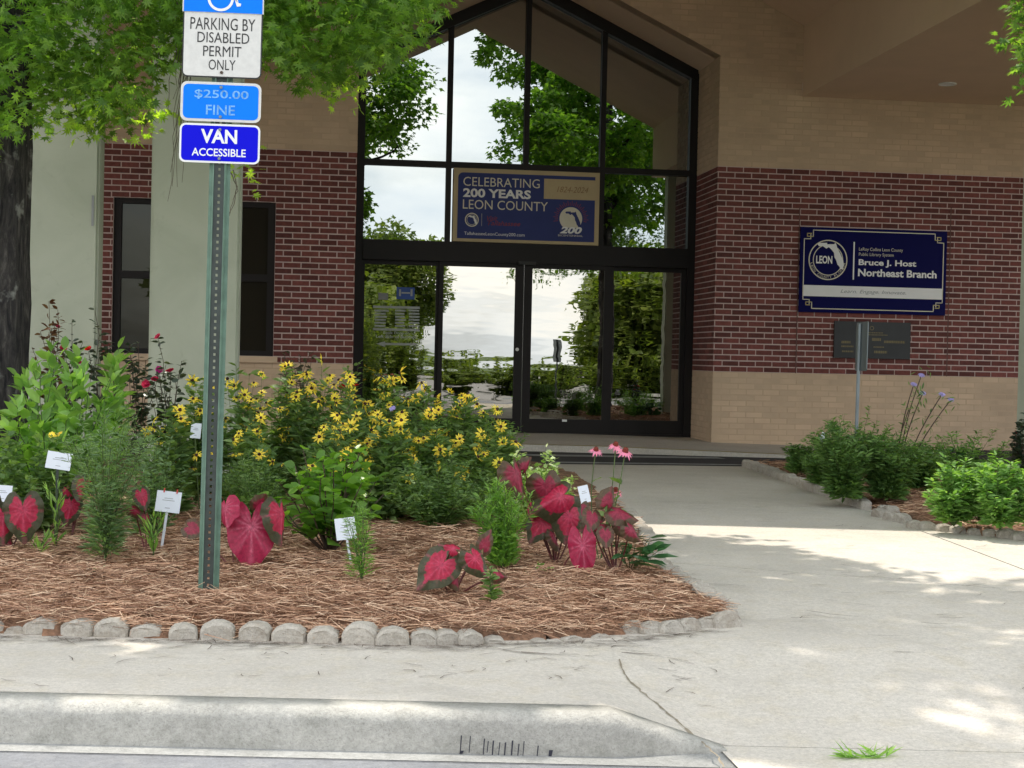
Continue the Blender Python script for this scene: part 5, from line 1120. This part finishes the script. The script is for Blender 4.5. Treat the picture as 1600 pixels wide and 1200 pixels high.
def tree(name, label, base, trunk_pts, trunk_r, branches, clusters, leaf_n, leaf_s, mask=True, mat=M_treeleaf, group=None):
    root = empty(name, tuple(base), label, 'tree', group); a_ = Acc(); P_ = np.array(trunk_pts, float)
    # refine trunk
    u = np.linspace(0, len(P_)-1, 24); i0 = np.minimum(u.astype(int), len(P_)-2); f = (u-i0)[:, None]; PP_ = P_[i0]*(1-f)+P_[i0+1]*f
    rr = np.interp(u, range(len(P_)), trunk_r); a_.tube(PP_, rr, 44, cap=True)
    V = a_.V[0]; ctr = np.repeat(PP_, 44, 0); rid = np.tile(rng.normal(0, 1, 44), 24)*.6+rng.normal(0, .35, len(V)); V += (V-ctr)*rid[:, None]*.055; V[:, 2] += 0; a_.obj('trunk', M_bark, root, smooth=True)
    for (p, q_, r_) in branches:
        p, q_ = np.array(p, float), np.array(q_, float); u = np.linspace(0, 1, 9)[:, None]; B_ = p*(1-u)+q_*u; B_[:, 2] += np.sin(u[:, 0]*math.pi)*.15*np.linalg.norm(q_-p)*.5; B_[1:-1] += rng.normal(0, .04, (7, 3))
        Acc().tube(B_, np.linspace(r_, r_*.25, 9), 7).obj('branch', M_bark, root, smooth=True)
    C_ = np.array([c[:3] for c in clusters]); R_ = np.array([c[3] for c in clusters]); n = (np.array([c[4] for c in clusters])*leaf_n).astype(int)
    idx = np.repeat(np.arange(len(C_)), n); d = rng.normal(0, 1, (len(idx), 3)); d /= np.linalg.norm(d, axis=1)[:, None]; d[:, 2] *= .7
    Q = C_[idx]+d*(R_[idx]*rng.random(len(idx))**.5)[:, None]
    if mask: k = keep_mask(Q); Q, d = Q[k], d[k]
    D = d*np.array([1, 1, .3])+rng.normal(0, .5, d.shape)+np.array([0, 0, -.35]); Fm = leaf_frames(D, upj=.45)*rng.uniform(.7, 1.15, len(Q))[:, None, None]*leaf_s
    near = (Q[:, 2] < 3.5) & (Q[:, 1] > 7)
    ac = Acc(); ac.inst(T_LOBE, Fm[near], Q[near]); ac.inst(T_BLADE, Fm[~near]*(1.25 if mask else 1.0), Q[~near]); ac.obj('crown', mat, root, kind='stuff')
    return root
def ell(c, r, n, rad, w_=1.0):
    out = []
    while len(out) < n:
        p = rng.uniform(-1, 1, 3); l = np.linalg.norm(p)
        if l > 1 or l < .35 and rng.random() < .6: continue
        out.append((c[0]+p[0]*r[0], c[1]+p[1]*r[1], c[2]+p[2]*r[2], rad*rng.uniform(.7, 1.2), w_))
    return out
cl = ell((-1.6, 8.6, 6.3), (3.6, 2.5, 2.4), 330, .42) + ell((1.5, 7.0, 9.0), (3.6, 2.7, 1.0), 190, .42, 1.1)  # second ellipsoid: out-of-view upper crown, added to shade the walk
cl = [c for c in cl if not (c[0] > 2.0 and c[2] < 7.8) and not (W(0, 0, 1)[2] > 0 and c[2] < 1+ .232*c[1]+.15)]
yb = lambda x: np.interp(x, [-120, 0, 40, 60, 100, 130, 180, 200, 240, 290, 330, 410, 440, 500, 550, 600, 650, 690], [225, 215, 200, 160, 195, 205, 190, 165, 150, 120, 90, 95, 95, 140, 125, 85, 45, -10])
vis = []
for _ in range(950):
    px = rng.uniform(-140, 690); y1 = yb(px)-12; py = rng.uniform(-190, y1)
    if 60 < px < 150 and 10 < py < 60 and rng.random() < .8: continue
    if 250 < px < 420 and py > 60 and rng.random() < .5: continue
    if px > 290 and rng.random() < .15: continue
    Y_ = rng.uniform(7.6, 10.3); c = W(px, py, Y_); vis.append((c[0], c[1], c[2], .17, .15))
young = []  # cluster centres for leaves given the painted sunlit colour
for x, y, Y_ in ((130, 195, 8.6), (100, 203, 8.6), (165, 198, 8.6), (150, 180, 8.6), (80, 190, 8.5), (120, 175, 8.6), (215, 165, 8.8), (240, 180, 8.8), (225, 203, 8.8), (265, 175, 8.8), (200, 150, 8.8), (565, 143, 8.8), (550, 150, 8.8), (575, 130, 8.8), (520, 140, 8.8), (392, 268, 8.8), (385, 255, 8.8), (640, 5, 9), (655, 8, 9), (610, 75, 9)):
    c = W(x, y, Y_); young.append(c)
TB = np.array([-1.98, 9.0, 0])
mt = tree('maple_tree', 'large lobe-leaved tree with dark lichen-spotted trunk at the left edge', TB, [(-1.98, 9, -.05), (-2.0, 9.0, .25), (-2.0, 9.02, 1.6), (-1.98, 9.05, 3.0), (-1.9, 8.95, 4.6), (-1.7, 8.8, 7.2)], [.315, .295, .285, .27, .2, .07],
     [((-1.98, 9.02, 2.7), W(130, 20, 8.8)+np.array([0, 0, .5]), .09), ((-1.98, 9.02, 2.9), (.2, 8.6, 3.9), .10), ((.0, 8.6, 3.85), (1.3, 8.8, 4.9), .05), ((-1.98, 9.0, 3.2), (-3.8, 8.2, 5.2), .10), ((-1.9, 8.95, 4.5), (.9, 7.6, 7.6), .12), ((.8, 7.7, 7.5), (2.9, 7.2, 9.0), .06), ((-1.9, 8.95, 4.4), (-1.4, 6.8, 6.6), .09), ((-1.85, 8.9, 5), (-2.6, 10.2, 7), .08)],
     cl+vis, 160, .105)
yc = np.repeat(np.array(young), 11, 0)+rng.normal(0, .05, (len(young)*11, 3)); yd = rng.normal(0, 1, yc.shape); yd[:, 2] -= .6  # leaves around the sun-toned cluster centres, sunlight painted into their colour
Acc().inst(T_LOBE, leaf_frames(yd, upj=.5)*rng.uniform(.06, .11, len(yc))[:, None, None], yc).obj('sun_toned_leaves', M_suntone, mt, kind='stuff')
cl2 = ell((5.4, 8.5, 5.2), (2.2, 2.6, 2.1), 170, .40) + ell((4.2, 7.0, 7.4), (2.0, 2.2, 1.0), 60, .4)
cl2 = [c for c in cl2 if c[0] > 3.1 and not ((c[0]-.5) < 3.9+(c[1]-9)*.43 and c[2] < 1+.235*c[1]+.5)]
tw = []
for x, y in ((1590, 70), (1600, 85), (1585, 60), (1598, 98), (1612, 75), (1575, 55), (1625, 60)):
    c = W(x, y, 8.2); tw.append((c[0], c[1], c[2], .06, .07))
for _ in range(60):
    c = W(rng.uniform(1640, 2100), rng.uniform(-260, 120), rng.uniform(7.4, 9.6)); tw.append((c[0], c[1], c[2], .3, .8))
tree('maple_tree', 'tree outside the right edge, only a small leafy twig reaching in', (5.15, 9.6, 0), [(5.15, 9.6, -.05), (5.15, 9.6, .2), (5.2, 9.6, 1.6), (5.12, 9.55, 3.2), (5.2, 9.2, 5), (5.3, 8.8, 6.8)], [.22, .16, .14, .13, .1, .04],
     [((5.12, 9.55, 3.1), W(1590, 65, 8.2)+np.array([.06, 0, .02]), .035), ((5.15, 9.4, 3.6), (6.6, 8.4, 5.0), .06), ((5.2, 9.2, 4.6), (4.0, 7.6, 6.6), .06), ((5.15, 9.3, 4.2), (5.8, 10.3, 5.6), .05)], cl2+tw, 165, .112)
# hanging moss strands
a = Acc()
root = empty('spanish_moss', tuple(W(270, -20, 8.8)), 'thin brownish moss strands hanging from the branches left of the signs', 'moss')
for i in range(15):
    px = rng.choice([245, 250, 268, 272, 276, 280, 286, 290, 390, 362])+rng.normal(0, 4); y1 = rng.uniform(150, 320) if px < 300 else rng.uniform(330, 380); y0_ = -40 if px < 300 else 265
    n = 12; V = [W(px+rng.normal(0, 2.2)+(8*math.sin(k/2.5)), y0_+(y1-y0_)*k/(n-1), 8.8) for k in range(n)]; a.tube(V, np.linspace(.004, .0015, n), 3)
a.obj('strands', M_moss, root, kind='stuff')
# trees and shrubs across the lot, seen in the doors' reflection
M_far = leafmat('far_leaf', (0.085, 0.125, 0.025), (0.17, 0.21, 0.04), 0.35)
def far_tree(x, y, h, r, label, zlo=.25, n=60):
    c = ell((x, y, h*(.5+zlo/2)), (r, r, h*(.5-zlo/2)), n, r*.38)
    return tree('lot_tree', label, (x, y, -.15), [(x, y, -.2), (x, y, h*.4), (x, y, h*.8)], [.18, .14, .05], [((x, y, h*.3), (x+r*.5, y, h*.6), .06)], c, 190, .38*max(1, r/3), False, M_far, 'trees across the lot')
far_tree(3.6, -43, 8.6, 2.6, 'round tree across the lot straight behind the photographer', .1)
far_tree(-3.0, -40, 7, 4.4, 'broad tree across the lot left of the round one', .05)
far_tree(11.2, -10, 4.3, 2.6, 'low bushy tree at the near lot island', .0, 110); far_tree(17.5, -14, 6, 3.2, 'tree right of the low bushy one on the lot island', .1)

far_tree(0.6, -34, 5.0, 2.4, 'lower tree across the lot between the round and the broad one', .02, 70)
# low bushes on the doors' side of the large bed (they show in the glass)
for k_, (x_, y_, h_, r_) in enumerate(((.35, 12.3, .72, .5), (.95, 12.1, .72, .48), (-.35, 12.4, .7, .5), (1.45, 12.9, .45, .35))):
    bush('back_bush', 'yellow green bush at the rear of the large bed, '+('second from the left', 'third from the left', 'leftmost', 'rightmost')[k_]+' of four', 'shrub', (x_, y_, .05), h_, r_, 30, 60, .07, M_lf_lit, T_LANCE, 'low bushes at the rear of the large bed', shape='dome', stem_r=.003, lw=1.4, lo=.05, twigs=.07)
for k_, (x_, y_, h_, r_) in enumerate(((4.5, 12.4, .75, .45), (5.3, 12.0, .6, .5), (6.2, 11.6, .55, .55), (5.6, 10.6, .5, .45))):
    bush('back_bush', 'green bush at the rear of the right bed, '+('closest to the doors', 'second from the doors', 'farthest right', 'nearest the road')[k_]+' of four', 'shrub', (x_, y_, .05), h_*.8, r_, 36, 60, .07, M_lf_lit, T_LANCE, 'low bushes at the rear of the right bed', shape='dome', stem_r=.003, lw=1.4, lo=.05, twigs=.07)

for k_, (x_, y_, h_, r_) in enumerate(((-.6, -8.6, 3.4, 1.2), (1.0, -8.2, 3.5, 1.1), (2.4, -8.5, 2.3, .95), (4.0, -8.0, 1.35, 1.2), (5.5, -8.2, 1.15, 1.2), (7.0, -8.0, 1.15, 1.2), (8.5, -8.2, 1.25, 1.2), (10.0, -8.1, 1.5, 1.2), (11.6, -8.0, 1.8, 1.2))):
    bush('hedge_bush', ordinal(k_+1)+' green bush of the lot hedge behind the photographer, counted from its tall end', 'shrub', (x_, y_, -.12), h_, r_, 50, 44, .22, M_far, T_OVATE, 'hedge bushes of the lot behind the photographer', shape='dome', stem_r=.006, lw=1.0, lo=.05, twigs=.2)
